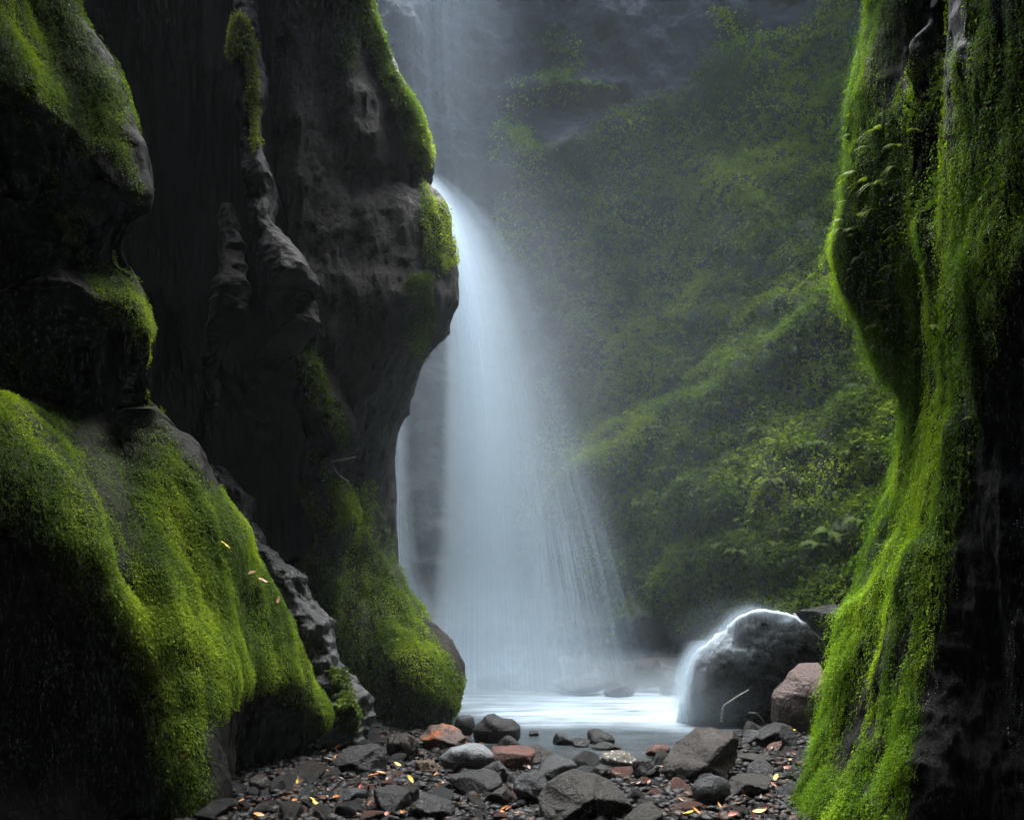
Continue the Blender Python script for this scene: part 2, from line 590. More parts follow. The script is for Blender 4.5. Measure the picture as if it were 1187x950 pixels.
A = Wall(cmm + [cm, c0, c1, c2, c3, c4, c5, c6], zs, [10, 10, 20, 50, 55, 60, 65, 30, 20], (0, 4, 3), [disp_hollow, disp_a], relax=True)
moss_mask(A, A_POLY + [
    ([(-20, 380), (60, 410), (110, 470), (170, 470), (160, 560), (152, 700), (110, 700), (60, 560), (0, 440)], 0.45),
    ([(110, 440), (165, 450), (215, 530), (300, 640), (300, 680), (200, 620), (150, 560)], 0.6),
], soft=20, amp=24)
gr = sm(-26, 12, poly_sd(A.px, A.py, [(92, 455), (150, 478), (156, 560), (152, 700), (128, 668), (104, 590), (74, 520)]) + 10 * fbm(A.v, 3, 3, 14))
A.moss *= 1 - 0.3 * gr
A.moss *= 0.55 + 0.45 * np.maximum(sm(470, 620, A.py), np.maximum(sm(110, 90, A.px), (A.py < 430)))
A.moss *= 0.55 + 0.45 * sm(-0.45, 0.1, ridged(A.v, 1.6, 3, 5, stretch=(1, 1, 0.3)))
root = tag(A.build('mossy_cliff', M['cliff']), 'dark left-hand cliff nearest the camera with green moss on rounded bulges', 'cliff')
leaves(A, 430000, 0.0058, lambda c, m, n: (m - 0.15) * (0.25 + np.clip(n[:, 2] * 0.8 + n[:, 0] * 0.7, 0, 1.2)) * (0.3 + sm(-0.3, 0.4, fbm(c, 4, 3, 8, stretch=(1, 1, 0.4)))) * (c[:, 2] < 6.6) * (c[:, 1] > 4.2),
       tinter((0.02, 0.038, 0.004), (0.085, 0.15, 0.007), (0.26, 0.35, 0.014), 4.0, 31, stretch=(1, 1, 0.16)), 'moss', root, 1, lift=0.028, flow=(0.25, 0.1, 0), chain=2, long=2.1, droop=0.95)

# ---- dark recess behind it
zs = zrows(8.6, 0.03, 10.4)
tp = lambda x, y: [(x, y, 8.8), (x - 0.2, y, 9.4), (x - 3.0, y, 10.4)]
B = Wall([
    column([(0, -200, 8.0), (960, -200, 8.0), (1060, -200, 8.0)], zs, tp(-6.2, 8)),
    column([(0, 60, 8.6), (500, 60, 9.0), (1060, 60, 8.6)], zs, tp(-4.7, 8.8)),
    column([(0, 190, 9.2), (300, 180, 9.3), (600, 210, 9.4), (1060, 250, 8.9)], zs, tp(-3.8, 9.3)),
    column([(0, 262, 8.9), (200, 268, 9.0), (350, 262, 9.05), (480, 250, 9.5), (700, 280, 9.6), (1060, 330, 9.1)], zs, tp(-3.0, 8.9)),
    column([(0, 288, 8.55), (180, 294, 8.6), (260, 312, 8.6), (350, 350, 8.75), (372, 330, 9.4), (500, 330, 10.0), (700, 345, 9.8), (1060, 380, 9.3)], zs, tp(-2.7, 8.6)),
    column([(0, 312, 9.0), (190, 330, 9.0), (340, 368, 9.2), (420, 392, 10.4), (640, 400, 10.4), (1060, 430, 9.9)], zs, tp(-2.6, 9.1)),
    column([(0, 420, 9.7), (300, 430, 9.7), (420, 440, 10.8), (640, 450, 10.9), (1060, 470, 10.4)], zs, tp(-1.8, 9.8)),
    column([(0, 430, 11.0), (400, 440, 11.4), (1060, 480, 11.0)], zs, tp(-1.9, 11.2)),
], zs, [20, 25, 40, 30, 30, 30, 20], (0, 5, 4), [lambda p: 0.10 * fbm(p, 0.9, 3, 51, stretch=(1, 1, 0.3)) + 0.10 * ridged(p, 1.1, 3, 52, stretch=(1, 1, 0.15)) + 0.02 * ridged(p, 5, 4, 54, stretch=(1, 1, 0.4)) + 0.012 * fbm(p, 9, 3, 53, stretch=(1, 1, 0.4))])
rootB = tag(B.build('recess_wall', M['recess']), 'smooth black rock wall set back between the near mossy cliff and the brown fin beside the waterfall', 'rock wall')
# ---- brown rock fin beside the waterfall
zs = zrows(9.2, 0.024, 10.2)
edge = [(0, 330), (190, 336), (300, 350), (350, 359), (410, 362), (460, 372), (510, 386), (535, 374), (560, 374), (620, 388), (680, 360), (720, 352), (780, 372), (830, 398), (860, 405), (940, 400)]
csil = [(0, 424), (60, 442), (120, 470), (165, 491), (190, 495), (207, 483), (225, 500), (250, 513), (300, 522), (345, 527), (380, 508), (420, 484), (480, 456), (520, 452), (560, 449), (640, 449), (680, 466), (710, 490), (740, 515), (775, 533), (800, 530), (840, 523), (880, 514), (940, 510)]
dC = lambda py: np.interp(py, [0, 210, 345, 480, 640, 775, 860], [9.1, 9.6, 9.6, 10.2, 10.3, 9.9, 9.75])
dE = lambda py: np.interp(py, [0, 350, 510, 640, 860], [8.45, 8.7, 8.95, 9.3, 9.35])
tcl = lambda x, y: [(x + 0.15, y - 0.7, 8.6), (x + 0.1, y - 0.9, 9.2), (x - 2.5, y + 0.2, 10.2)]      # unseen lip added above the frame to shade the fin's upper face
tc_ = lambda x, y: [(x, y, 8.5), (x - 0.3, y, 9.2), (x - 3.0, y + 0.3, 10.2)]


def mid(a, b, t, bulge):
    out = []
    for py in sorted(set([p for p, _ in a] + [p for p, _ in b])):
        pa = np.interp(py, [q[0] for q in a], [q[1] for q in a])
        pb = np.interp(py, [q[0] for q in b], [q[1] for q in b])
        out.append((py, pa * (1 - t) + pb * t, dE(py) * (1 - t) + dC(py) * t - bulge(py)))
    return out


C_EDGE = [[(352, 396), (378, 436), (400, 480), (412, 514), (396, 522), (380, 490), (362, 460), (352, 430)], [(366, 518), (389, 554), (408, 592), (402, 618), (382, 592), (368, 555)]]
C_CUSH = [[(424, -30), (446, 50), (474, 110), (500, 180), (496, 198), (478, 175), (462, 140), (445, 100), (425, 40), (408, -30)], [(410, 610), (446, 640), (472, 690), (502, 740), (536, 790), (528, 822), (490, 815), (462, 775), (436, 720), (420, 680)], [(346, 655), (380, 640), (398, 690), (388, 724), (352, 704)]]


def disp_cush(p):
    x, y = proj(p)
    d = 0.0
    for pl in C_EDGE:
        d = np.maximum(d, 0.16 * sm(-10, 8, poly_sd(x, y, pl)))
    for pl in C_CUSH:
        d = np.maximum(d, 0.05 * sm(-12, 12, poly_sd(x, y, pl)))
    return d * (p[:, 1] < 10.6)


Cw = Wall([
    column([(py, px - 90, dE(py) + 2.2) for py, px in edge], zs, tc_(-3.6, 11.2)),
    column([(py, px - 22, dE(py) + 0.9) for py, px in edge], zs, tc_(-2.6, 9.8)),
    column([(py, px, dE(py)) for py, px in edge], zs, tc_(-2.3, 8.45)),
    column(mid(edge, csil, 0.35, lambda py: np.interp(py, [0, 300, 430, 560, 760, 860], [0.05, 0.1, 0.35, 0.05, 0.35, 0.3])), zs, tcl(-1.95, 8.6)),
    column(mid(edge, csil, 0.72, lambda py: np.interp(py, [0, 300, 430, 560, 760, 860], [0.15, 0.2, 0.3, 0.1, 0.45, 0.3])), zs, tcl(-1.7, 8.8)),
    column([(py, px, dC(py)) for py, px in csil], zs, tcl(-1.5, 9.05)),
    column([(py, px - 45, dC(py) + 0.8) for py, px in csil], zs, tc_(-1.9, 10.6)),
    column([(py, px - 190, dC(py) + 2.4) for py, px in csil], zs, tc_(-3.0, 12.5)),
], zs, [10, 18, 45, 45, 45, 26, 14], (0, 6, 3), [lambda p: 0.14 * fbm(p, 1.0, 3, 61, stretch=(1, 1, 0.6)) * sm(9.5, 6, p[:, 2]) + 0.09 * ridged(p, 1.9, 4, 62, stretch=(1, 1, 0.5)) + 0.016 * ridged(p, 5.5, 4, 64, stretch=(1, 1, 0.7)) + 0.025 * fbm(p, 8, 4, 63, stretch=(1, 1, 0.5)), disp_cush])
moss_mask(Cw, [
    ([(424, -30), (446, 50), (474, 110), (500, 180), (496, 198), (478, 175), (462, 140), (445, 100), (425, 40), (410, 0), (408, -30)], 1.0),
    ([(487, 210), (517, 245), (526, 300), (518, 330), (500, 305), (488, 255)], 0.7),
    ([(475, 325), (502, 318), (500, 370), (487, 410), (474, 392)], 0.75),
    ([(355, 400), (376, 438), (397, 480), (408, 512), (396, 518), (382, 490), (366, 460), (356, 430)], 1.0),
    ([(368, 520), (387, 556), (404, 592), (400, 614), (384, 592), (370, 555)], 0.9),
    ([(410, 610), (446, 640), (472, 690), (502, 740), (536, 790), (528, 822), (490, 815), (462, 775), (436, 720), (420, 680)], 0.62),
    ([(346, 655), (380, 640), (398, 690), (388, 724), (352, 704)], 0.7),
    ([(380, 10), (410, 0), (412, 80), (396, 84)], 0.4),
    ([(350, 560), (440, 560), (530, 790), (520, 850), (400, 850), (350, 760)], 0.3),
], soft=8, amp=16, scale=3)
rootC = tag(Cw.build('rock_fin', M['fin']), 'brown rock fin whose overhanging edge the waterfall shoots out behind', 'cliff')
leaves(Cw, 170000, 0.0115, lambda c, m, n: np.maximum(m - 0.2, 0) * (0.3 + sm(-0.3, 0.4, fbm(c, 4, 3, 8, stretch=(1, 1, 0.5)))) * (c[:, 2] < 9.3) * (c[:, 1] < 10.6),
       tinter((0.02, 0.036, 0.006), (0.09, 0.155, 0.009), (0.28, 0.36, 0.014), 1.9, 35), 'moss', rootC, 3, lift=0.035)

# ---- right cliff, hung with moss
zs = zrows(6.0, 0.018, 16.0)
dsl = [(0, 1004), (60, 990), (120, 978), (190, 972), (260, 969), (320, 980), (360, 998), (400, 1012), (440, 1030), (466, 1043), (492, 1041), (540, 1035), (590, 1028), (650, 1005), (700, 985), (760, 960), (820, 940), (860, 930), (900, 927), (960, 920), (1060, 905)]
dD = lambda py: np.interp(py, [0, 260, 470, 700, 960], [6.3, 6.2, 6.6, 6.3, 5.95])
def td(x, y):  # near columns bend over the slot out of view, shaped to block light
    k = float(sm(5.8, 4.5, y))
    return [(x, y, 6.4), (x + k * (0.55 * (0.2 - x)), y, 7.8), (x + k * (0.1 - x), y, 9.4), (x + k * (-0.2 - x), y, 16.0)]


D_GROOVE = ([(1056, -40), (1088, -40), (1084, 120), (1078, 250), (1064, 200), (1060, 90)], [(1012, 400), (1030, 420), (1046, 462), (1040, 466)], [(1110, 20), (1125, 20), (1124, 90), (1112, 90)])


def disp_groove(p):
    x, y = proj(p)
    return -0.22 * sm(-14, 8, poly_sd(x, y, D_GROOVE[0])) * (p[:, 1] > 3.5)


D = Wall([
    column([(0, 1500, 13.0), (800, 1400, 12.0), (1060, 1400, 12.0)], zs, td(11.5, 13)),
    column([(py, px + 210, dD(py) + 2.6) for py, px in dsl], zs, td(5.2, 9)),
    column([(py, px + 65, dD(py) + 0.9) for py, px in dsl], zs, td(3.3, 7.3)),
    column([(py, px + 20, dD(py)) for py, px in dsl], zs, td(2.6, 6.3)),
    column([(0, 1065, 5.75), (200, 1058, 5.6), (330, 1060, 5.75), (450, 1078, 5.95), (560, 1080, 5.75), (700, 1060, 5.65), (850, 1022, 5.4), (960, 1004, 5.25), (1060, 985, 5.2)], zs, td(2.7, 5.7)),
    column([(0, 1120, 5.0), (250, 1110, 5.0), (450, 1118, 5.2), (600, 1112, 5.2), (760, 1088, 5.1), (900, 1070, 4.9), (1060, 1055, 4.8)], zs, td(2.7, 5.0)),
    column([(0, 1220, 4.6), (300, 1190, 4.6), (500, 1180, 4.85), (700, 1170, 4.9), (1060, 1160, 4.7)], zs, td(2.9, 4.5)),
    column([(0, 1500, 3.9), (500, 1480, 4.1), (1160, 1450, 4.1)], zs, td(3.4, 3.8)),
    column([(0, 3200, 1.3), (1800, 3200, 1.3)], zs, [(3.3, 1.2, 5), (1.5, 1.2, 7), (0.1, 1.2, 9), (-0.2, 1.2, 16)]),
    np.stack([np.interp(zs, [5, 9, 16], [3.3, 0.1, -0.2]), np.full(len(zs), -4.0)], -1),
    np.broadcast_to(np.array((-0.5, -8.0)), (len(zs), 2)).copy(),  # unseen end column behind the camera, added to keep light out
], zs, [6, 14, 24, 60, 60, 60, 50, 24, 10, 10], (0, 4, 3), [lambda p: 0.16 * fbm(p, 0.9, 3, 71, stretch=(1, 1, 0.6)) + 0.10 * ridged(p, 2.6, 4, 72, stretch=(1, 1, 0.14)) + 0.05 * ridged(p, 3.1, 3, 74, stretch=(1, 1, 0.8)) + 0.03 * fbm(p, 8, 4, 73, stretch=(1, 1, 0.3)), disp_groove])
moss_mask(D, [
    ([(960, -60), (930, 120), (930, 260), (990, 400), (1042, 466), (1030, 560), (970, 700), (920, 850), (905, 965), (1060, 965), (1074, 880), (1080, 800), (1092, 730), (1110, 650), (1126, 560), (1140, 470), (1152, 410), (1170, 330), (1200, 270), (1200, -60)], 1.0),
], soft=14, amp=28, seed=77, scale=2.0, stretch=(1, 1, 0.15))
flut = ridged(D.v, 2.6, 3, 72, stretch=(1, 1, 0.12))
st = fbm(D.v, 5.5, 3, 79, stretch=(1, 1, 0.09))
D.moss *= np.clip(0.06 + sm(-0.12, 0.3, st + 0.5 * flut) + 0.9 * sm(70, 10, np.abs(D.px - np.interp(D.py, [p for p, _ in dsl], [x for _, x in dsl]))), 0, 1)
for pl in D_GROOVE:
    D.moss *= 1 - 0.85 * sm(-6, 8, poly_sd(D.px, D.py, pl))
rootD = tag(D.build('moss_hung_cliff', M['cliff_wet']), 'black cliff on the right hung with long bright yellow-green strings of moss', 'cliff')
w_d = lambda c, m, n: np.maximum(m - 0.12, 0) ** 1.4 * (c[:, 2] < 6.3) * (c[:, 1] > 4.0) * (c[:, 1] < 7.4)
t_d = tinter((0.025, 0.055, 0.002), (0.105, 0.21, 0.004), (0.32, 0.47, 0.009), 4.5, 37, stretch=(1, 1, 0.1))
leaves(D, 110000, 0.0066, w_d, t_d, 'moss', rootD, 4, droop=1.0, lift=0.03, chain=5)
leaves(D, 11000, 0.0075, lambda c, m, n: w_d(c, m, n) * (0.15 + sm(0.0, 0.4, fbm(c, 3.0, 3, 78, stretch=(1, 1, 0.3)))), t_d, 'moss_strings', rootD, 14, droop=1.5, lift=0.05, chain=30)
M['drop'] = flat_drop()
D.drip = sm(0.15, 0.5, fbm(D.v, 7.0, 3, 171, stretch=(1, 1, 0.05))) * sm(-30, 30, D.px - np.interp(D.py, [0, 300, 500, 700, 950], [1090, 1110, 1120, 1075, 1050])) * (D.moss < 0.5)
sv_ = D.moss
D.moss = D.drip
leaves(D, 2600, 0.0042, lambda c, m, n: m * (c[:, 2] < 6.3) * (c[:, 1] > 3.6) * (c[:, 1] < 7), lambda p, r: np.full((len(p), 3), 0.5), 'glint_beads', rootD, 15, droop=1.0, lift=0.004, long=1.3, chain=4, gap=2.5, mat='drop')
D.moss = sv_

# ---- back wall of the chamber
zs = zrows(15.0, 0.045, 16.2, 0.1)
tb = lambda x, y: [(x, y, 14.5), (x, y + 0.5, 17.0)]
bk = lambda px, ds: column([(py, px, d) for py, d in zip((-20, 150, 300, 450, 600, 720, 800, 900), ds)], zs, [(P(px, 0, ds[0])[0], ds[0] - 0.2, 15.2), (P(px, 0, ds[0])[0], ds[0] + 0.3, 16.2)])


def disp_e(p):
    px, py = proj(p)
    d = 0.35 * fbm(p, 0.35, 3, 81) + 0.38 * fbm(p, 0.9, 3, 82) + 0.10 * ridged(p, 2.0, 4, 83) + 0.15 * fbm(p, 2.6, 3, 89) + 0.05 * fbm(p, 7, 3, 84)
    for pts, h, wd in (([(1020, 330), (960, 380), (900, 430), (850, 465), (800, 500)], 0.34, 20), ([(800, 470), (740, 520), (680, 560), (630, 610)], 0.34, 18), ([(900, 640), (800, 660), (720, 700)], 0.15, 22), ([(590, 205), (640, 190), (700, 160), (760, 135)], 0.4, 22), ([(590, 105), (640, 100), (720, 105)], 0.4, 12)):
        d = d + h * np.exp(-(line_d(px, py, pts) / wd) ** 2)
    d = d - 0.35 * sm(20, 60, poly_sd(px, py, [(430, 640), (640, 620), (760, 640), (820, 720), (700, 760), (430, 760)]))
    return d


E = Wall([
    bk(-60, (11.5, 11.5, 11.5, 11.5, 11.5, 11.5, 11.5, 11.5)),
    bk(250, (13.8, 14, 14, 14, 14, 14, 14, 13.5)),
    bk(430, (16.2, 16.6, 16.6, 16.6, 16.6, 16.4, 16.2, 16.0)),
    bk(590, (17.2, 18.0, 17.8, 17.8, 17.8, 17.4, 17.2, 17.0)),
    bk(740, (17.8, 18.4, 18.0, 17.2, 16.4, 15.9, 15.6, 15.4)),
    bk(880, (17.6, 17.8, 17.0, 15.9, 14.9, 14.3, 14.0, 13.8)),
    bk(1020, (16.6, 16.6, 15.6, 14.6, 13.7, 13.2, 13.0, 12.9)),
    bk(1200, (13.8, 13.8, 13.2, 12.6, 12.2, 12.1, 12.0, 12.0)),
    bk(1420, (10.5, 10.5, 10.5, 10.5, 10.5, 10.5, 10.5, 10.5)),
], zs, [8, 20, 50, 60, 60, 60, 40, 10], (0.5, 11, 4), [disp_e])
moss_mask(E, [
    ([(560, 180), (700, 130), (800, 90), (900, 20), (1000, -40), (1100, -40), (1100, 760), (960, 750), (840, 735), (720, 740), (680, 680), (700, 600), (600, 600), (640, 480), (660, 400), (600, 250)], 1.0),
    ([(592, 95), (640, 78), (720, 95), (716, 112), (600, 120)], 0.9),
], soft=26, amp=60, scale=0.9, seed=85, stretch=(1, 1, 1))
E.moss *= 0.75 + 0.25 * sm(-0.3, 0.25, fbm(E.v, 1.6, 4, 86))
rootE = tag(E.build('chamber_wall', M['back']), 'tall back wall of the rock chamber, clothed in dim green plants and veiled by spray', 'cliff')


def w_back(c, m, n):
    px, py = proj(c)
    b = np.maximum(m - 0.12, 0)
    return b * (0.22 + sm(-0.2, 0.35, fbm(c, 1.9, 4, 88))) * (0.35 + 0.9 * np.clip(n[:, 2] * 1.3 + 0.25, 0, 1))


leaves(E, 300000, 0.033, w_back, tinter((0.025, 0.05, 0.006), (0.10, 0.17, 0.012), (0.28, 0.36, 0.025), 0.9, 39, stretch=(1, 1, 1)), 'leaf_cover', rootE, 5, lift=0.12, droop=0.5)


# ------------------------------------------------------------------ ground, pool
pool_poly = [G(*p)[:2] for p in ((500, 838), (528, 852), (566, 868), (618, 874), (640, 886), (690, 892), (735, 892), (770, 882), (800, 862), (860, 846), (905, 846))] + [np.array(p) for p in ((5.5, 10.0), (7.5, 13.5), (0, 19), (-5, 17), (-3.5, 11))]
pool_poly = np.array(pool_poly)


def gz(x, y):
    x, y = np.atleast_1d(np.asarray(x, float)), np.atleast_1d(np.asarray(y, float))
    sd = poly_sd(x, y, pool_poly)
    p = np.stack([x, y, np.zeros_like(x)], -1)
    z = 0.07 - 0.30 * sm(-0.5, 0.7, sd) + 0.03 * fbm(p, 1.3, 3, 91)
    z = z + 0.28 * sm(0.7, 0.0, np.abs(x + 1.7)) * sm(8.2, 9.6, y) * (sd < 0)
    return z


xs = np.concatenate([np.linspace(-40, -4.5, 30), np.linspace(-4.4, 4.4, 320), np.linspace(4.5, 40, 30)])
ys = np.concatenate([np.linspace(-30, 4.4, 40), np.linspace(4.5, 11, 300), np.linspace(11.1, 50, 60)])
X, Y = np.meshgrid(xs, ys)
Z = gz(X.ravel(), Y.ravel())
gp = np.stack([X.ravel(), Y.ravel(), Z], -1)
gp[:, 2] += 0.018 * fbm(gp, 14, 3, 92)
M['ground'] = rock_mat('gravel_bed', (0.008, 0.008, 0.009), (0.035, 0.033, 0.032), accent=(0.05, 0.03, 0.02), accent_lo=0.6, rough=(0.2, 0.55), scale=2.0, bump=1.0, object_random=False)
ground = link('ground', mesh_np('ground', gp, quads=grid_quads(len(ys), len(xs)), mat=M['ground']))
tag(ground, 'dark wet gravel bed of the gorge under the loose stones', 'ground', kind='structure')


def pool_material():
    m, nt, out = newmat('pool_water')
    tc = nt.nodes.new('ShaderNodeTexCoord')
    at = N(nt, 'ShaderNodeAttribute', attribute_name='foam')
    n = noise_node(nt, tc.outputs['Object'], 1.1, 5, 0.55)
    mp = N(nt, 'ShaderNodeMapping')
    mp.inputs['Scale'].default_value = (0.8, 3.0, 1)
    nt.links.new(tc.outputs['Object'], mp.inputs['Vector'])
    n2 = noise_node(nt, mp.outputs[0], 1.3, 5, 0.6)
    f = math_n(nt, 'MULTIPLY', at.outputs['Fac'], ramp(nt, n2, [(0.28, 0.25), (0.66, 1.0)]))
    f = math_n(nt, 'MINIMUM', f, 0.97)
    w = N(nt, 'ShaderNodeBsdfPrincipled', Roughness=0.22)
    w.inputs['Base Color'].default_value = (0.02, 0.025, 0.028, 1)
    bp = N(nt, 'ShaderNodeBump', Strength=0.25, Distance=0.03)
    nt.links.new(noise_node(nt, mp.outputs[0], 9, 3), bp.inputs['Height'])
    nt.links.new(bp.outputs[0], w.inputs['Normal'])
    tp = nt.nodes.new('ShaderNodeBsdfTransparent')
    mt = N(nt, 'ShaderNodeMixShader')
    nt.links.new(math_n(nt, 'ADD', ramp(nt, n, [(0.3, 0.35), (0.7, 0.6)]), at.outputs['Fac']), mt.inputs[0])
    nt.links.new(tp.outputs[0], mt.inputs[1])
    nt.links.new(w.outputs[0], mt.inputs[2])
    d = N(nt, 'ShaderNodeBsdfDiffuse')
    d.inputs['Color'].default_value = (0.27, 0.33, 0.38, 1)
    mx = N(nt, 'ShaderNodeMixShader')
    nt.links.new(f, mx.inputs[0])
    nt.links.new(mt.outputs[0], mx.inputs[1])
    nt.links.new(d.outputs[0], mx.inputs[2])
    nt.links.new(mx.outputs[0], out.inputs['Surface'])
    return m


xs = np.linspace(-5, 7, 200)
ys = np.linspace(7.0, 18.5, 220)
X, Y = np.meshgrid(xs, ys)
wp = np.stack([X.ravel(), Y.ravel(), np.zeros(X.size)], -1)
px, py = proj(wp)
foam = sm(-14, 14, poly_sd(px, py, [(480, 800), (560, 806), (620, 804), (700, 800), (780, 803), (800, 815), (830, 832), (905, 836), (910, 852), (850, 852), (770, 844), (680, 836), (610, 838), (540, 825), (480, 820)]) + 5 * fbm(wp, 1.4, 3, 95)) * 0.95
foam = np.maximum(foam, 0.10 * sm(-30, 20, poly_sd(px, py, [(400, 730), (560, 795), (800, 800), (900, 850), (740, 870), (640, 862), (560, 845), (430, 840)])))
water = link('pool_water', mesh_np('pool_water', wp, quads=grid_quads(len(ys), len(xs)), mat=pool_material(), attrs={'foam': foam}))
tag(water, 'shallow grey pool below the waterfall with a band of white foam', 'water', kind='structure')


# ------------------------------------------------------------------ rocks
def ico(sub):
    import bmesh
    bm = bmesh.new()
    bmesh.ops.create_icosphere(bm, subdivisions=sub, radius=1)
    v = np.array([x.co[:] for x in bm.verts])
    t = np.array([[q.index for q in f.verts] for f in bm.faces])
    bm.free()
    return v, t


ICO = {s: ico(s) for s in (2, 3, 4, 5, 6)}


def rock_shape(seed, sub=5, size=(1, 1, 1), cuts=13, round_=0.08, rough=0.06, planes=(), flat_base=0.6, outline=None):
    """a broken boulder: a ball cut by planes, worn, then roughened. size = half extents; base near z = 0"""
    r = np.random.default_rng(seed)
    v, t = ICO[sub]
    v = v.copy()
    n = r.normal(0, 1, (cuts, 3))
    n /= np.linalg.norm(n, axis=1, keepdims=True)
    h = r.uniform(0.5, 0.86, cuts)
    for a in planes:
        n = np.vstack([n, np.array(a[:3]) / np.linalg.norm(a[:3])])
        h = np.append(h, a[3])
    dirs = v / np.linalg.norm(v, axis=1, keepdims=True)
    k = dirs @ n.T
    rad = np.where(k > 0.05, h / np.maximum(k, 0.05), 9)
    p = 14 / (0.3 + round_ * 4)
    rad = (np.minimum(rad, 3) ** -p).sum(1)
    rad = (rad + 1) ** (-1 / p)
    v = dirs * rad[:, None]
    v = v / np.abs(v).max(0)
    s = np.array(size)
    v = v * s
    m = s.mean()
    q = v / m
    nn = dirs
    if outline is not None:                            # fit the front outline: (angle, radius) about the centre
        ang = np.arctan2(v[:, 2], v[:, 0])
        rad2 = np.hypot(v[:, 0], v[:, 2])
        nb = 72
        b = ((ang + np.pi) / (2 * np.pi) * nb).astype(int) % nb
        mx = np.zeros(nb)
        np.maximum.at(mx, b, rad2)
        mx = np.convolve(np.concatenate([mx[-2:], mx, mx[:2]]), (0.15, 0.2, 0.3, 0.2, 0.15), 'valid')
        ca = (np.arange(nb) + 0.5) / nb * 2 * np.pi - np.pi
        have = np.interp(ang, ca, mx, period=2 * np.pi)
        oa, orad = outline
        want = np.interp(ang, oa, orad, period=2 * np.pi)
        k2 = (want / np.maximum(have, 1e-6))[:, None]
        v[:, [0, 2]] *= k2
        q = v / m
    off = rough * m * (fbm(q, 1.6, 6, seed + 3, gain=0.62) * 1.3 + 0.6 * ridged(q, 2.8, 5, seed + 5) + 0.5 * fbm(q, 7.0, 4, seed + 8, gain=0.65))
    v = v + nn * off[:, None]
    v[:, 2] = np.maximum(v[:, 2], -s[2] * flat_base)
    return v, t


def col_mat(key):
    return M[key]


M['r_dark'] = rock_mat('stone_dark', (0.0018, 0.0018, 0.0021), (0.0078, 0.008, 0.0092), rough=(0.4, 0.7), spec=0.12, wet=0.24, scale=2.2, bump=0.9)
M['r_grey'] = rock_mat('stone_grey', (0.004, 0.0045, 0.0052), (0.022, 0.0245, 0.029), rough=(0.4, 0.7), spec=0.12, wet=0.24, scale=2.4, bump=0.9)
M['r_speck'] = rock_mat('stone_speckled', (0.025, 0.03, 0.035), (0.085, 0.098, 0.11), rough=(0.3, 0.6), scale=2.4, bump=0.7, fleck=(0.015, 0.016, 0.018))
M['r_brown'] = rock_mat('stone_brown', (0.0035, 0.0026, 0.0018), (0.016, 0.0100, 0.0068), accent=(0.03, 0.025, 0.022), rough=(0.4, 0.7), spec=0.12, wet=0.24, scale=2.2, bump=1.0)
M['r_red'] = rock_mat('stone_red', (0.022, 0.008, 0.0055), (0.08, 0.028, 0.018), rough=(0.4, 0.7), spec=0.12, wet=0.24, scale=2.2, bump=0.9)
M['r_orange'] = rock_mat('stone_orange', (0.035, 0.025, 0.022), (0.09, 0.06, 0.05), accent=(0.2, 0.058, 0.02), accent_lo=0.46, rough=(0.4, 0.7), spec=0.12, wet=0.24, scale=2.0, bump=1.0)
M['r_olive'] = rock_mat('stone_olive', (0.0026, 0.0023, 0.0015), (0.010, 0.0087, 0.0052), rough=(0.4, 0.7), spec=0.12, wet=0.24, scale=2.0, bump=0.8)
M['r_tan'] = rock_mat('stone_tan', (0.025, 0.016, 0.01), (0.09, 0.058, 0.037), rough=(0.4, 0.7), spec=0.12, wet=0.24, scale=3, bump=1.0)
M['r_white'] = rock_mat('stone_white_grains', (0.03, 0.03, 0.028), (0.1, 0.09, 0.075), rough=(0.4, 0.7), spec=0.12, wet=0.24, scale=2, bump=1.0, fleck=(0.5, 0.47, 0.4))
M['r_bould'] = rock_mat('boulder_redbrown', (0.022, 0.010, 0.0075), (0.062, 0.028, 0.021), accent=(0.05, 0.035, 0.03), rough=(0.4, 0.7), scale=1.2, bump=0.8)
M['r_wet'] = rock_mat('boulder_wet', spec=0.08, dark=(0.004, 0.0042, 0.0045), light=(0.012, 0.0125, 0.0135), rough=(0.08, 0.42), scale=1.1, bump=0.8)
HERO = []


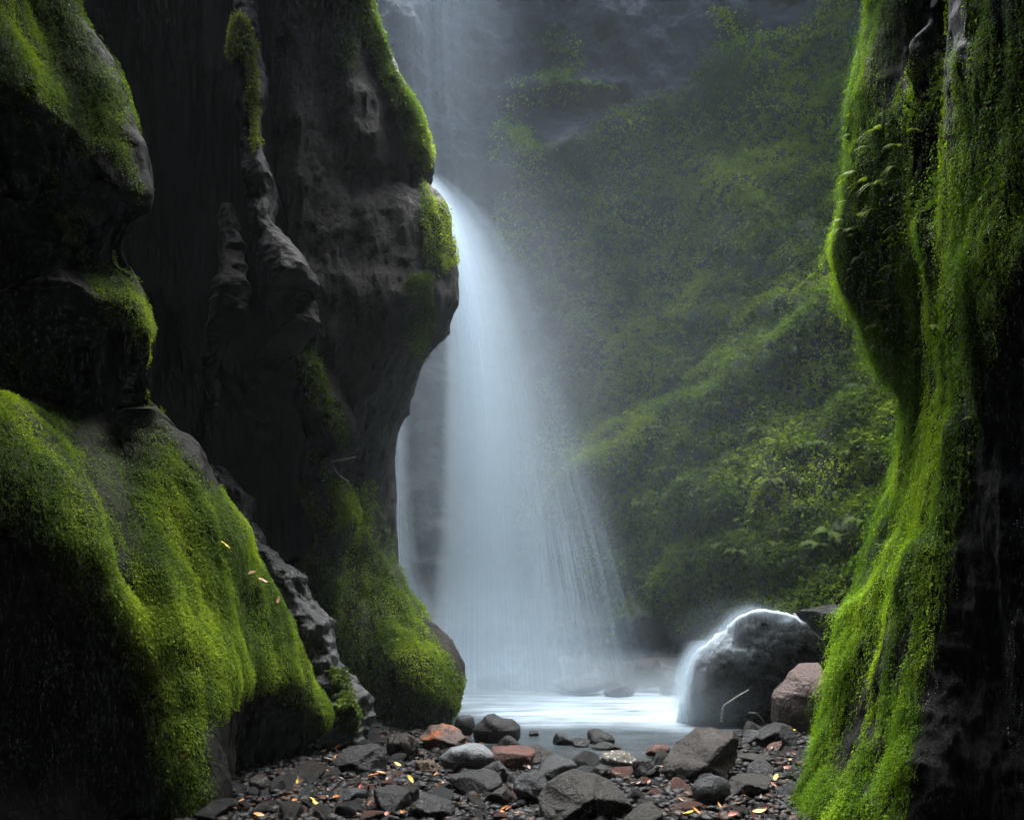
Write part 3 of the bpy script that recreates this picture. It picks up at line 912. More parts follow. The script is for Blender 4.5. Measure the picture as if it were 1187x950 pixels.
def hero(name, label, mat, x0, x1, y0, y1, seed, sub=5, depth=0.9, zb=None, cat='rock', sink=0.25, base_d=None, rot=0.0, poly=None, **kw):
    """bbox in photo px; the foot stands on the ground at y1"""
    zg = 0.05 if zb is None else zb
    d = (CZ - zg) * F / (y1 - HY) if base_d is None else base_d
    cx = (x0 + x1) / 2
    w = (x1 - x0) / F * d / 2
    dd = d + w * depth * 0.8
    w = (x1 - x0) / F * dd / 2
    zt = CZ + (HY - y0) / F * dd
    zlo = CZ + (HY - y1) / F * d
    h = max(zt - zlo, 0.03)
    hz = h / (2 - sink)
    hz = h * 0.62
    if poly is not None:
        pl = np.array(poly, float)
        cpx, cpy = (pl[:, 0].min() + pl[:, 0].max()) / 2, (pl[:, 1].min() * 0.5 + pl[:, 1].max() * 0.5)
        dense = np.concatenate([np.linspace(pl[i_], pl[(i_ + 1) % len(pl)], 12, endpoint=False) for i_ in range(len(pl))])
        ox, oz = (dense[:, 0] - cpx) / F * dd, (cpy - dense[:, 1]) / F * dd
        oa = np.arctan2(oz, ox)
        k_ = np.argsort(oa)
        kw = dict(kw, flat_base=1.0, outline=(oa[k_], np.hypot(ox, oz)[k_]))
        hz = h / 2
    v, t = rock_shape(seed, sub, (w, w * depth, hz), **kw)
    if rot:
        c_, s_ = math.cos(rot), math.sin(rot)
        v = v @ np.array([[c_, 0, -s_], [0, 1, 0], [s_, 0, c_]])
    v[:, 2] += zt - v[:, 2].max()
    base = np.array(((cx - HX) / F * dd, dd, v[:, 2].min()))
    v[:, 2] -= base[2]
    me = mesh_np(name, v, tris=t, mat=M[mat])
    o = link(name, me, loc=base)
    tag(o, label, cat)
    HERO.append((base[0], base[1], w))
    return o


hero('boulder', 'blocky dark brown boulder against the foot of the brown rock fin', 'r_brown', 411, 474, 805, 846, 101, rough=0.07, cuts=8, planes=[(0, -0.2, 1, 0.6), (1, -0.4, 0.5, 0.65)], poly=[(412, 838), (414, 818), (427, 805), (442, 808), (457, 810), (467, 823), (474, 838), (470, 846), (442, 846), (416, 844)])
hero('rock', 'rock with a glowing orange-red face beside the fin foot', 'r_orange', 487, 545, 838, 874, 102, rough=0.08, poly=[(488, 854), (497, 843), (512, 838), (522, 839), (533, 844), (545, 860), (538, 870), (518, 874), (498, 872)])
hero('rock', 'pale grey speckled rounded rock below the orange-faced rock', 'r_speck', 510, 573, 862, 899, 103, rough=0.03, round_=0.4, poly=[(510, 877), (522, 865), (543, 862), (562, 864), (573, 873), (573, 882), (560, 890), (547, 899), (532, 899), (516, 890)])
hero('boulder', 'smooth black twin-topped boulder standing in the pool edge', 'r_dark', 548, 604, 826, 860, 104, rough=0.03, round_=0.5, cuts=6, poly=[(549, 843), (554, 837), (564, 827), (573, 825), (581, 830), (594, 832), (604, 841), (604, 852), (598, 860), (550, 860)])
hero('rock', 'grey pointed stone between the fin foot and the black pool boulder', 'r_grey', 527, 551, 828, 854, 105, rough=0.03, cuts=6)
hero('rock', 'rough reddish-brown lump of lava rock left of the orange-faced rock', 'r_brown', 449, 491, 848, 884, 106, rough=0.12)
hero('rock', 'flat brick-red rock right of the pale speckled rock', 'r_red', 565, 626, 864, 896, 107, rough=0.05, planes=[(0.2, -0.2, 1, 0.5)])
hero('rock', 'small glossy black stone in front of the twin-topped pool boulder', 'r_dark', 575, 603, 851, 872, 108)
hero('rock', 'long blue-black wet slab with a flat top near the mossy cliff foot', 'r_dark', 388, 448, 862, 902, 109, rough=0.06, planes=[(-0.1, -0.3, 1, 0.45), (1, -0.5, 0, 0.6)], depth=0.7, poly=[(388, 884), (390, 873), (402, 866), (437, 862), (447, 874), (448, 900), (432, 902), (396, 896)])
hero('rock', 'crumbly tan rock with small pits left of the pale speckled rock', 'r_tan', 477, 513, 879, 903, 110, rough=0.12)
hero('rock', 'matt charcoal wedge rock under the pale speckled rock', 'r_dark', 514, 582, 893, 925, 111, rough=0.05, cuts=12)
hero('rock', 'grey layered rock with a slanting top beside the brick-red rock', 'r_grey', 616, 668, 877, 910, 112, rough=0.06, planes=[(-0.4, -0.3, 1, 0.5)])
hero('boulder', 'large blackish boulder with an olive-brown left facet at the bottom centre', 'r_olive', 626, 732, 892, 962, 113, sub=6, rough=0.03, cuts=6, planes=[(-0.6, -0.7, 0.6, 0.55), (0.7, -0.6, 0.5, 0.62)], poly=[(625, 925), (632, 908), (648, 898), (665, 892), (691, 898), (707, 906), (722, 917), (731, 932), (732, 960), (626, 960)])
hero('boulder', 'big angular wet brown boulder jutting up at the pool shore', 'r_brown', 764, 858, 845, 912, 114, sub=6, rough=0.06, cuts=7, planes=[(0.15, -0.3, 1, 0.6), (1, -0.7, 0.1, 0.6), (-0.6, -0.6, 0.6, 0.6)], poly=[(765, 892), (768, 880), (789, 864), (803, 855), (811, 849), (826, 845), (837, 848), (853, 848), (856, 864), (855, 880), (844, 894), (843, 908), (807, 910), (772, 908)])
hero('rock', 'rounded blue-grey stone in front of the angular brown boulder', 'r_grey', 794, 848, 897, 938, 115, rough=0.04, round_=0.45)
hero('rock', 'flat-topped olive stone at the bottom edge right of the olive-faceted boulder', 'r_olive', 720, 772, 931, 970, 116, rough=0.04, planes=[(0, -0.4, 1, 0.45)])
hero('rock', 'low olive-grey slab lying right of the rounded blue-grey stone', 'r_olive', 842, 900, 900, 928, 117, rough=0.05, planes=[(0, -0.2, 1, 0.4)])
hero('rock', 'flat khaki slab tucked behind the low olive-grey slab', 'r_olive', 846, 894, 874, 890, 118, rough=0.05, planes=[(0, -0.1, 1, 0.3)])
hero('rock', 'dark oval stone between two khaki slabs', 'r_dark', 858, 898, 880, 904, 119, round_=0.5)
hero('rock', 'dark stone flecked with white grains in the shallow water', 'r_white', 693, 736, 871, 892, 120, rough=0.1, zb=0.0)
hero('rock', 'low grey hump rising from the shallow water at the pool centre', 'r_grey', 640, 664, 849, 864, 121, zb=0.0)
hero('rock', 'small mauve stone touching the low grey hump in the water', 'r_dark', 662, 686, 854, 866, 122, zb=0.0)
hero('rock', 'domed dark stone alone in the shallow water', 'r_dark', 677, 712, 844, 862, 123, zb=0.0, round_=0.4)
hero('rock', 'flat shiny black stone in front of the domed water stone', 'r_dark', 684, 720, 859, 870, 124, zb=0.0)
hero('rock', 'brick-red flat stone half sunk in the shallow water', 'r_red', 745, 778, 863, 879, 125, zb=0.0)
hero('rock', 'black wet stone at the water edge left of the angular brown boulder', 'r_dark', 733, 768, 879, 908, 126)
hero('rock', 'black stone at the water edge above the olive-faceted boulder', 'r_dark', 682, 710, 886, 908, 127)
hero('rock', 'tiny dark stone poking out of the pale water right of the twin-topped boulder', 'r_dark', 613, 626, 846, 853, 128, zb=0.0)
hero('rock', 'grey wedge stone at the shore behind the red-brown boulder foot', 'r_grey', 858, 892, 845, 868, 129)
hero('rock', 'broad black rock leaning on the red-brown boulder foot', 'r_dark', 874, 922, 838, 872, 130)
hero('rock', 'pinkish stone half buried right of the broad black rock', 'r_red', 888, 912, 858, 876, 131)
hero('rock', 'dark brown knobbly rock right of the brick-red flat rock', 'r_brown', 601, 646, 864, 886, 132, rough=0.1)
hero('rock', 'black flecked rock under the brick-red flat rock', 'r_grey', 552, 596, 880, 915, 133, rough=0.08)
hero('rock', 'wet grey-brown block at the bottom edge below the charcoal wedge rock', 'r_brown', 560, 600, 910, 938, 134, rough=0.07)
hero('rock', 'steel-grey block right of the charcoal wedge rock', 'r_grey', 595, 640, 893, 938, 135, rough=0.07)
hero('rock', 'dark ridged stone at the bottom edge left of the olive-faceted boulder', 'r_dark', 640, 705, 921, 960, 136, rough=0.05, planes=[(-0.2, -0.3, 1, 0.4)])
hero('rock', 'dull grey rock at the bottom edge under the tan rock', 'r_dark', 428, 476, 912, 950, 137, rough=0.07)
hero('rock', 'mauve-grey low rock among leaf litter left of the dull grey rock', 'r_grey', 385, 425, 912, 935, 138, rough=0.07)
hero('rock', 'blue-black jagged rock at the bottom edge below the charcoal wedge', 'r_dark', 472, 528, 920, 958, 139, rough=0.08)
hero('rock', 'lone brown stone in the black hollow under the mossy bulge', 'r_brown', 288, 318, 898, 924, 140)
hero('boulder', 'rounded red-brown boulder half hidden by the moss-hung cliff', 'r_bould', 893, 972, 769, 852, 141, sub=6, rough=0.035, cuts=9, round_=0.35, depth=0.8, poly=[(893, 838), (893, 808), (898, 800), (908, 790), (916, 780), (930, 771), (940, 770), (954, 771), (972, 800), (970, 850), (900, 852)])
hero('rock', 'small black stone perched at the left shoulder of the red-brown boulder', 'r_dark', 897, 915, 790, 806, 142, base_d=9.5)
cb = hero('boulder', 'big dark boulder in the pool with white water pouring over it', 'r_wet', 786, 952, 707, 846, 143, sub=6, rough=0.075, cuts=9, planes=[(0.1, -0.9, 0.25, 0.7)], zb=0.0, depth=0.75, poly=[(786, 846), (794, 795), (803, 764), (822, 746), (838, 732), (850, 715), (870, 707), (900, 712), (926, 722), (946, 742), (952, 790), (952, 846)])
hero('rock_ledge', 'flat-topped dark ledge behind the cascade boulder strewn with leaf litter', 'r_dark', 915, 1030, 700, 775, 144, sub=6, rough=0.08, base_d=11.6, planes=[(0, -0.1, 1, 0.4)], cat='rock ledge')
hero('rock', 'dark rock below the leaf-strewn ledge beside the cascade boulder', 'r_dark', 930, 1010, 745, 850, 145, base_d=10.9, sub=5)
# rubble at the far shore of the pool
for i, (x0, x1, y0, y1, m_, lb) in enumerate([
    (606, 664, 751, 800, 'r_grey', 'tallest pale rock of the spray-dimmed rubble across the pool'),
    (654, 694, 762, 798, 'r_dark', 'dark rock right of the tallest pale rock in the far rubble'),
    (688, 722, 764, 800, 'r_grey', 'rounded grey rock in the middle of the far rubble'),
    (714, 746, 768, 800, 'r_brown', 'brownish rock in the far rubble'),
    (736, 772, 762, 802, 'r_brown', 'rounded brown rock at the right end of the far rubble'),
    (576, 612, 776, 800, 'r_grey', 'low rock at the left end of the far rubble near the fall'),
    (640, 700, 786, 806, 'r_grey', 'flat pale rock in front of the far rubble at the foam edge'),
    (700, 740, 790, 808, 'r_dark', 'small dark rock in front of the far rubble at the foam edge'),
    (762, 790, 784, 806, 'r_dark', 'low dark rock between the far rubble and the cascade boulder'),
    (796, 830, 780, 812, 'r_dark', 'dark rock behind the falling veil of the cascade boulder')]):
    hero('rock', lb, m_, x0, x1, y0, y1, 160 + i, sub=4, rough=0.1, zb=0.0)

for k in range(30):                                    # small broken rocks filling that far bank
    px_, py_ = rng.uniform(575, 800), rng.uniform(786, 803)
    q = G(px_, py_, 0.0)
    sz = rng.uniform(0.18, 0.36)
    v, t = rock_shape(1200 + k, 4, (sz, sz * 0.8, sz * rng.uniform(0.6, 1.0)), rough=0.1)
    o = link('rock', mesh_np('rock', v, tris=t, mat=M[rng.choice(['r_grey', 'r_dark', 'r_brown'])]), loc=(q[0], q[1] + rng.uniform(0, 1.0), 0.35 * sz))
    tag(o, 'small broken rock of the rubble bank across the pool', 'rock', 'small rocks of the rubble bank across the pool')

# grey wet rib running down between the mossy bulge and the fin
pts = [(244, 545, 8.6, 30), (268, 575, 8.55, 46), (282, 615, 8.5, 34), (318, 655, 8.45, 34), (342, 690, 8.4, 36), (362, 728, 8.35, 42), (378, 775, 8.3, 40), (398, 815, 8.35, 46), (404, 852, 8.4, 44), (404, 890, 8.4, 50)]


def lump(pts, seed, flat_y=1.5, amp=1.0):
    """a lumpy rock rib along px points (px, py, depth, width px)"""
    cc = np.array([P(a, b, d) for a, b, d, _ in pts])
    rr = np.array([w / F * d / 2 for _, _, d, w in pts])
    tt = np.linspace(0, len(pts) - 1, 200)
    ci = np.stack([pchip(np.arange(len(pts)), cc[:, k], tt) for k in range(3)], -1)
    ri = pchip(np.arange(len(pts)), rr, tt)
    ang = np.linspace(0, 2 * math.pi, 64)
    v = np.array([np.stack([c[0] + r_ * np.cos(ang), c[1] + flat_y * r_ * np.sin(ang), c[2] + 0.4 * r_ * np.cos(ang + 0.6)], -1) for c, r_ in zip(ci, ri)])
    flat = v.reshape(-1, 3)
    nd = flat - np.repeat(ci, 64, 0)
    nd /= np.linalg.norm(nd, axis=1, keepdims=True) + 1e-9
    flat = flat + nd * (amp * (0.16 * fbm(flat, 2.6, 3, seed) + 0.07 * ridged(flat, 5, 3, seed + 1) + 0.02 * fbm(flat, 16, 3, seed + 2)))[:, None]
    o = Wall.__new__(Wall)
    o.v, o.shape, o.n, o.flip = flat, (200, 64), nd, False
    o.px, o.py = proj(flat)
    o.moss = np.zeros(len(flat))
    return o


M['rib'] = rock_mat('rib_wet', (0.0055, 0.006, 0.0066), (0.021, 0.023, 0.025), rough=(0.25, 0.5), scale=1.3, bump=0.7, object_random=False, moss=True)
rib = lump(pts, 301)
rib.moss = sm(-6, 8, poly_sd(rib.px, rib.py, [(380, 770), (398, 775), (418, 830), (412, 850), (396, 846), (388, 800)])) * 0.95
ro = tag(rib.build('rock_rib', M['rib']), 'lumpy grey wet rib of rock running down between the mossy bulge and the brown fin', 'rock')
leaves(rib, 6000, 0.02, lambda c, m, n: np.maximum(m - 0.3, 0), tinter((0.02, 0.033, 0.008), (0.07, 0.11, 0.014), (0.14, 0.18, 0.022), 1.9, 36), 'moss', ro, 6, lift=0.04)

M['rib_dark'] = rock_mat('rib_dark', (0.0025, 0.0024, 0.0024), (0.0085, 0.0082, 0.0082), rough=(0.45, 0.7), spec=0.1, scale=1.0, bump=0.5, object_random=False, moss=True)
M['rib_brown'] = rock_mat('rib_brown', (0.003, 0.0024, 0.002), (0.010, 0.0072, 0.0058), rough=(0.4, 0.7), spec=0.1, scale=1.0, bump=0.5, object_random=False, moss=True)
up = lump([(284, -60, 8.1, 20), (284, 20, 8.05, 24), (288, 90, 8.05, 22), (292, 180, 8.0, 22), (302, 215, 8.0, 34), (306, 262, 8.0, 34), (326, 300, 8.0, 52), (336, 335, 8.0, 58), (338, 352, 8.15, 40)], 311, 1.3, 0.55)
up.moss = sm(-3, 5, poly_sd(up.px, up.py, [(276, 8), (290, 24), (298, 55), (299, 100), (298, 180), (290, 186), (286, 120), (284, 75), (264, 66), (264, 44)]) + 5 * fbm(up.v, 9, 3, 312))
uo = tag(up.build('rock_rib', M['rib_dark']), 'slim grey rib down the black recess wall with a bright moss tuft at its top', 'rock')
leaves(up, 5200, 0.013, lambda c, m, n: np.maximum(m - 0.3, 0) * (n[:, 1] < 0.3), tinter((0.06, 0.09, 0.006), (0.17, 0.22, 0.012), (0.36, 0.40, 0.02), 3, 33), 'moss', uo, 21, lift=0.06, chain=2)
for a_, b_, c_, lb in (([(262, 240, 8.4, 12), (268, 300, 8.35, 22), (266, 345, 8.3, 40), (262, 372, 8.35, 36), (250, 405, 8.5, 22), (246, 470, 8.7, 14)], 321, 'rib_brown', 'brown knob of rock bulging left of the slim grey rib'),
                       ([(352, 345, 8.35, 20), (346, 380, 8.3, 36), (326, 402, 8.35, 46), (306, 424, 8.5, 24)], 331, 'rib_brown', 'rough brown shelf of rock under the wedge of the slim grey rib')):
    k_ = lump(a_, b_, 1.2, 0.5)
    tag(k_.build('rock', M[c_]), lb, 'rock')

# loose stones: individuals, each a copy of one of a few shapes
stone_meshes = {}
for key in ('r_dark', 'r_grey', 'r_brown', 'r_red'):
    stone_meshes[key] = []
    for k in range(6 if key == 'r_dark' else 3):
        v, t = rock_shape(400 + 7 * k + len(key) * 31, 4, (1, 0.8, 0.6), cuts=11, rough=0.09)
        v[:, 2] -= v[:, 2].min()
        stone_meshes[key].append(mesh_np('stone', v, tris=t, mat=M[key]))
lab = {'r_dark': ('small black wet stone among the loose stones of the beach', 'small black stones on the beach'),
       'r_grey': ('small grey stone among the loose stones of the beach', 'small grey stones on the beach'),
       'r_brown': ('small brown stone among the loose stones of the beach', 'small brown stones on the beach'),
       'r_red': ('small reddish stone among the loose stones of the beach', 'small reddish stones on the beach')}
first = {}
cnt = 0
tries = 0
placed = []
while cnt < 290 and tries < 9000:
    tries += 1
    pyy = 842 + 112 * rng.random() ** 0.8
    pxx = rng.uniform(np.interp(pyy, [842, 870, 950], [420, 370, 225]), np.interp(pyy, [842, 870, 950], [910, 935, 935]))
    q = G(pxx, pyy, 0.05)
    sd = poly_sd(np.array([q[0]]), np.array([q[1]]), pool_poly)[0]
    if sd > 0.12 and rng.random() > 0.06:
        continue
    s = rng.choice([0.04, 0.055, 0.075, 0.1, 0.13], p=[0.28, 0.3, 0.22, 0.14, 0.06]) * rng.uniform(0.95, 1.45)
    if any((q[0] - a) ** 2 + (q[1] - b) ** 2 < (0.72 * (c + s)) ** 2 for a, b, c in HERO):
        continue
    if any((q[0] - a) ** 2 + (q[1] - b) ** 2 < (0.62 * (c + s)) ** 2 for a, b, c in placed):
        continue
    placed.append((q[0], q[1], s))
    key = rng.choice(['r_dark', 'r_grey', 'r_brown', 'r_red'], p=[0.44, 0.14, 0.3, 0.12])
    me = stone_meshes[key][rng.integers(len(stone_meshes[key]))]
    z = gz(q[0], q[1])[0] - 0.18 * s
    o = link('stone', me, loc=(q[0], q[1], z), rot=(rng.normal(0, 0.3), rng.normal(0, 0.3), rng.uniform(0, 6.28)), scale=(s, s * rng.uniform(0.8, 1.1), s * rng.uniform(0.8, 1.3)))
    tag(o, lab[key][0], 'stone', lab[key][1])
    cnt += 1

# gravel: far too many to count
gv, gt, gc = [], [], []
SHARP = [rock_shape(700 + k, 2, (1, 1, 1), cuts=9, rough=0.1) for k in range(14)]
nv = 0
kk = 0
while kk < 12000:
    pyy = 838 + 130 * rng.random()
    pxx = rng.uniform(np.interp(pyy, [842, 870, 950], [400, 340, 180]), np.interp(pyy, [842, 870, 950], [920, 950, 960]))
    q = G(pxx, pyy, 0.05)
    if poly_sd(np.array([q[0]]), np.array([q[1]]), pool_poly)[0] > 0.3:
        kk += 1
        continue
    s = 0.008 + 0.03 * rng.random() ** 2.4 if kk > 3000 else rng.uniform(0.022, 0.062)
    a = rng.uniform(0, 6.28)
    sv2, st2 = SHARP[kk % len(SHARP)]
    bt = st2
    v = sv2 * (1 + 0.1 * rng.normal(0, 1, (len(sv2), 1)) * 0.5) * np.array((1, rng.uniform(0.55, 0.9), rng.uniform(0.35, 0.7))) * s
    c_, s_ = math.cos(a), math.sin(a)
    v = v @ np.array([[c_, s_, 0], [-s_, c_, 0], [0, 0, 1]])
    v = v + np.array((q[0], q[1], gz(q[0], q[1])[0] + s * 0.3))
    gv.append(v)
    gt.append(bt + nv)
    nv += len(v)
    base = np.array([(0.006, 0.006, 0.007), (0.02, 0.021, 0.023), (0.022, 0.013, 0.009), (0.035, 0.018, 0.011)][rng.choice(4, p=[0.55, 0.25, 0.14, 0.06])])
    gc.append(np.repeat((base * rng.uniform(0.35, 1.1))[None], len(v), 0))
    kk += 1


def gravel_material():
    m, nt, out = newmat('gravel_wet')
    at = N(nt, 'ShaderNodeAttribute', attribute_name='tint')
    bs = N(nt, 'ShaderNodeBsdfPrincipled', Roughness=0.42)
    bs.inputs['Specular IOR Level'].default_value = 0.1
    nt.links.new(at.outputs['Color'], bs.inputs['Base Color'])
    tc = nt.nodes.new('ShaderNodeTexCoord')
    bp = N(nt, 'ShaderNodeBump', Strength=0.6, Distance=0.01)
    nt.links.new(noise_node(nt, tc.outputs['Object'], 70, 4), bp.inputs['Height'])
    nt.links.new(bp.outputs[0], bs.inputs['Normal'])
    nt.links.new(bs.outputs[0], out.inputs['Surface'])
    return m


go = link('gravel', mesh_np('gravel', np.concatenate(gv), tris=np.concatenate(gt), mat=gravel_material(), smooth=False, colors={'tint': np.concatenate(gc)}))
tag(go, 'wet black gravel filling the gaps between the stones', 'gravel', kind='stuff')


# ------------------------------------------------------------------ leaves, twigs, ferns
def leaf_mesh(name, mat, l=1.0, w=0.5, curl=0.25, seed=0):
    r = np.random.default_rng(seed)
    n = 9
    t = np.linspace(0, 1, n)
    wd = w * 0.5 * np.sin(np.pi * np.clip(t * 0.93 + 0.04, 0, 1)) ** 0.8 * (1 - 0.25 * t)
    mid_ = np.stack([t * l - l / 2, 0 * t, curl * (t - 0.5) ** 2 * l + 0.02], -1)
    L = mid_ + np.stack([0 * t, wd, curl * wd * 1.2], -1)
    R = mid_ - np.stack([0 * t, wd, -curl * wd * 1.2], -1)
    v = np.stack([L, mid_, R], 1).reshape(-1, 3)
    v[:, 2] += r.normal(0, 0.015, len(v))
    i = np.arange(n - 1)[:, None] * 3 + np.arange(2)[None]
    q = np.stack([i, i + 1, i + 4, i + 3], -1).reshape(-1, 4)
    return mesh_np(name, v, quads=q, mat=mat)


LM = {'yellow': flat_leaf_mat('leaf_yellow', (0.36, 0.22, 0.01), (0.5, 0.34, 0.02)), 'orange': flat_leaf_mat('leaf_orange', (0.25, 0.08, 0.006), (0.4, 0.15, 0.015)),
      'red': flat_leaf_mat('leaf_red', (0.16, 0.025, 0.01), (0.28, 0.05, 0.02)), 'brown': flat_leaf_mat('leaf_brown', (0.045, 0.02, 0.01), (0.10, 0.045, 0.02)),
      'green': flat_leaf_mat('leaf_green', (0.07, 0.2, 0.02), (0.16, 0.32, 0.03)), 'pale': flat_leaf_mat('leaf_pale', (0.2, 0.11, 0.06), (0.28, 0.17, 0.1))}
lmesh = {k: [leaf_mesh('leaf', m, seed=i + 5, w=0.45 + 0.1 * i, curl=0.2 + 0.15 * i) for i in range(3)] for k, m in LM.items()}
spots = [(410, 923, 'yellow'), (428, 917, 'orange'), (441, 901, 'orange'), (462, 884, 'orange'), (461, 890, 'yellow'), (475, 909, 'yellow'), (360, 922, 'yellow'), (362, 932, 'yellow'), (365, 937, 'yellow'), (370, 945, 'yellow'), (344, 920, 'red'), (310, 933, 'red'), (350, 910, 'brown'), (269, 940, 'orange'), (277, 941, 'orange'), (392, 868, 'orange'), (433, 903, 'orange'), (590, 940, 'red'), (600, 946, 'orange'), (705, 944, 'red'), (715, 941, 'orange'), (807, 942, 'orange'), (800, 945, 'yellow'), (795, 948, 'yellow'), (862, 923, 'orange'), (868, 927, 'yellow'), (872, 934, 'red'), (880, 942, 'yellow'), (900, 903, 'yellow'), (912, 893, 'red'), (915, 847, 'orange'), (920, 850, 'yellow'), (908, 851, 'brown'), (887, 871, 'yellow'), (895, 862, 'red'), (760, 946, 'brown'), (540, 935, 'brown'), (520, 918, 'brown'), (505, 928, 'orange'), (450, 940, 'brown'), (415, 944, 'yellow'), (400, 935, 'brown'), (330, 945, 'brown'), (300, 947, 'orange'), (380, 885, 'brown'), (405, 850, 'pale'), (660, 946, 'green'), (665, 943, 'green'), (404, 883, 'green'), (475, 878, 'brown'), (850, 945, 'red'), (780, 925, 'brown'), (625, 930, 'brown')]
names = {'yellow': 'yellow', 'orange': 'orange', 'red': 'rust-red', 'brown': 'brown', 'green': 'fresh green', 'pale': 'pale pinkish'}
for k, (px_, py_, c_) in enumerate(spots):
    q = G(px_, py_, 0.1)
    s = rng.uniform(0.05, 0.09) * (1.5 if c_ == 'green' else 1)
    o = link('fallen_leaf', lmesh[c_][k % 3], loc=(q[0], q[1], gz(q[0], q[1])[0] + 0.055), rot=(rng.normal(0, 0.35) + 0.3, rng.normal(0, 0.35), rng.uniform(0, 6.28)), scale=(s, s, s))
    tag(o, f'{names[c_]} fallen leaf on the wet stones of the beach', 'leaf', f'{names[c_]} leaves fallen on the beach')
for k in range(240):                                  # brown litter
    pyy = 868 + 84 * rng.random()
    pxx = rng.uniform(np.interp(pyy, [842, 870, 950], [420, 380, 240]), np.interp(pyy, [842, 870, 950], [910, 925, 925]))
    q = G(pxx, pyy, 0.08)
    if poly_sd(np.array([q[0]]), np.array([q[1]]), pool_poly)[0] > 0:
        continue
    c_ = rng.choice(['brown', 'orange', 'red', 'yellow'], p=[0.58, 0.24, 0.14, 0.04])
    s = rng.uniform(0.035, 0.06)
    o = link('fallen_leaf', lmesh[c_][k % 3], loc=(q[0], q[1], gz(q[0], q[1])[0] + 0.045), rot=(rng.normal(0, 0.5), rng.normal(0, 0.5), rng.uniform(0, 6.28)), scale=(s, s, s))
    tag(o, f'{names[c_]} fallen leaf on the wet stones of the beach', 'leaf', f'{names[c_]} leaves fallen on the beach')


def stick_leaf(w, px_, py_, c_, s, label):
    p, n_ = w.at(px_, py_)
    o = link('fallen_leaf', lmesh[c_][1], loc=p + n_ * 0.05, rot=(0.6, rng.normal(0, 0.5), rng.uniform(0, 6.28)), scale=(s, s, s))
    tag(o, label, 'leaf')


stick_leaf(A, 285, 664, 'pale', 0.10, 'pale pinkish leaf lying highest on the mossy bulge')
stick_leaf(A, 299, 674, 'pale', 0.12, 'larger pale pinkish leaf just below another on the mossy bulge')
stick_leaf(A, 256, 634, 'yellow', 0.10, 'yellow leaf caught in moss at the top of the mossy bulge')
stick_leaf(A, 318, 697, 'pale', 0.08, 'small pale leaf near the right rim of the mossy bulge')
stick_leaf(A, 214, 876, 'orange', 0.06, 'orange leaf on the narrow moss strip at the cliff foot')
stick_leaf(E, 619, 257, 'orange', 0.20, 'orange leaf hanging on the back wall right of the water jet')
stick_leaf(E, 858, 470, 'yellow', 0.22, 'yellow leaf on the middle of the slanting green ridge')
stick_leaf(E, 960, 374, 'yellow', 0.24, 'yellow leaf at the upper end of the slanting green ridge')
stick_leaf(E, 738, 494, 'yellow', 0.2, 'yellow leaf on the lower green ridge near the fall')
stick_leaf(E, 891, 473, 'pale', 0.16, 'pale leaf just below the slanting green ridge')


def twig(name, label, pts, r, mat):
    pts = np.array(pts)
    n = 24
    t = np.linspace(0, len(pts) - 1, n)
    c = np.stack([pchip(np.arange(len(pts)), pts[:, k], t) for k in range(3)], -1)
    ang = np.linspace(0, 2 * math.pi, 8)[:-1]
    tang = np.gradient(c, axis=0)
    tang /= np.linalg.norm(tang, axis=1, keepdims=True)
    up = np.array((0.1, 1, 0.2))
    a = np.cross(tang, up)
    a /= np.linalg.norm(a, axis=1, keepdims=True)
    b = np.cross(tang, a)
    rad = r * (1 - 0.6 * np.linspace(0, 1, n))[:, None]
    v = np.stack([c + rad * (np.cos(x) * a + np.sin(x) * b) for x in ang], 1).reshape(-1, 3)
    i = np.arange(n - 1)[:, None] * 7 + np.arange(7)[None]
    j = np.arange(n - 1)[:, None] * 7 + (np.arange(7)[None] + 1) % 7
    q = np.stack([i, j, j + 7, i + 7], -1).reshape(-1, 4)
    o = link(name, mesh_np(name, v, quads=q, mat=mat))
    tag(o, label, 'twig')


tw = flat_leaf_mat('twig_grey', (0.16, 0.15, 0.14), (0.32, 0.3, 0.28), 0.6)
tw2 = flat_leaf_mat('twig_dark', (0.03, 0.022, 0.018), (0.07, 0.05, 0.04), 0.5)
tw3 = flat_leaf_mat('stalk_green', (0.12, 0.16, 0.05), (0.25, 0.3, 0.1), 0.5)
twig('twig', 'grey twig sticking out level from the brown rock fin', [P(384, 535, 8.9), P(400, 532, 8.85), P(413, 529, 8.8)], 0.014, tw)
twig('twig', 'thin bent twig drooping below the level one on the brown fin', [P(386, 540, 8.9), P(393, 550, 8.85), P(404, 558, 8.8)], 0.008, tw)
twig('twig', 'pale bent twig standing in the water at the cascade boulder foot', [P(836, 836, 9.6), P(838, 820, 9.55), P(850, 810, 9.5), P(868, 799, 9.5)], 0.014, tw)
twig('twig', 'dark curved twig arching over the stones left of the red-brown boulder', [P(888, 842, 9.3), P(882, 832, 9.2), P(875, 826, 9.2), P(868, 826, 9.2)], 0.010, tw2)
twig('twig', 'pale forked-looking twig lying over the cascade boulder shoulder', [P(897, 737, 10.1), P(912, 746, 10.0), P(933, 744, 10.1)], 0.016, tw)
twig('twig', 'pale slanting twig below the leaf-strewn ledge', [P(940, 752, 10.2), P(946, 764, 10.1), P(955, 772, 10.0)], 0.018, tw)
twig('branch', 'dark branch leaning from the ledge over the cascade boulder', [P(920, 712, 10.6), P(934, 730, 10.4), P(948, 752, 10.2)], 0.03, tw2)
twig('stalk', 'pale green stalk lying among the stones at the bottom edge', [P(612, 944, 6.1), P(632, 936, 6.2), P(650, 929, 6.3)], 0.012, tw3)
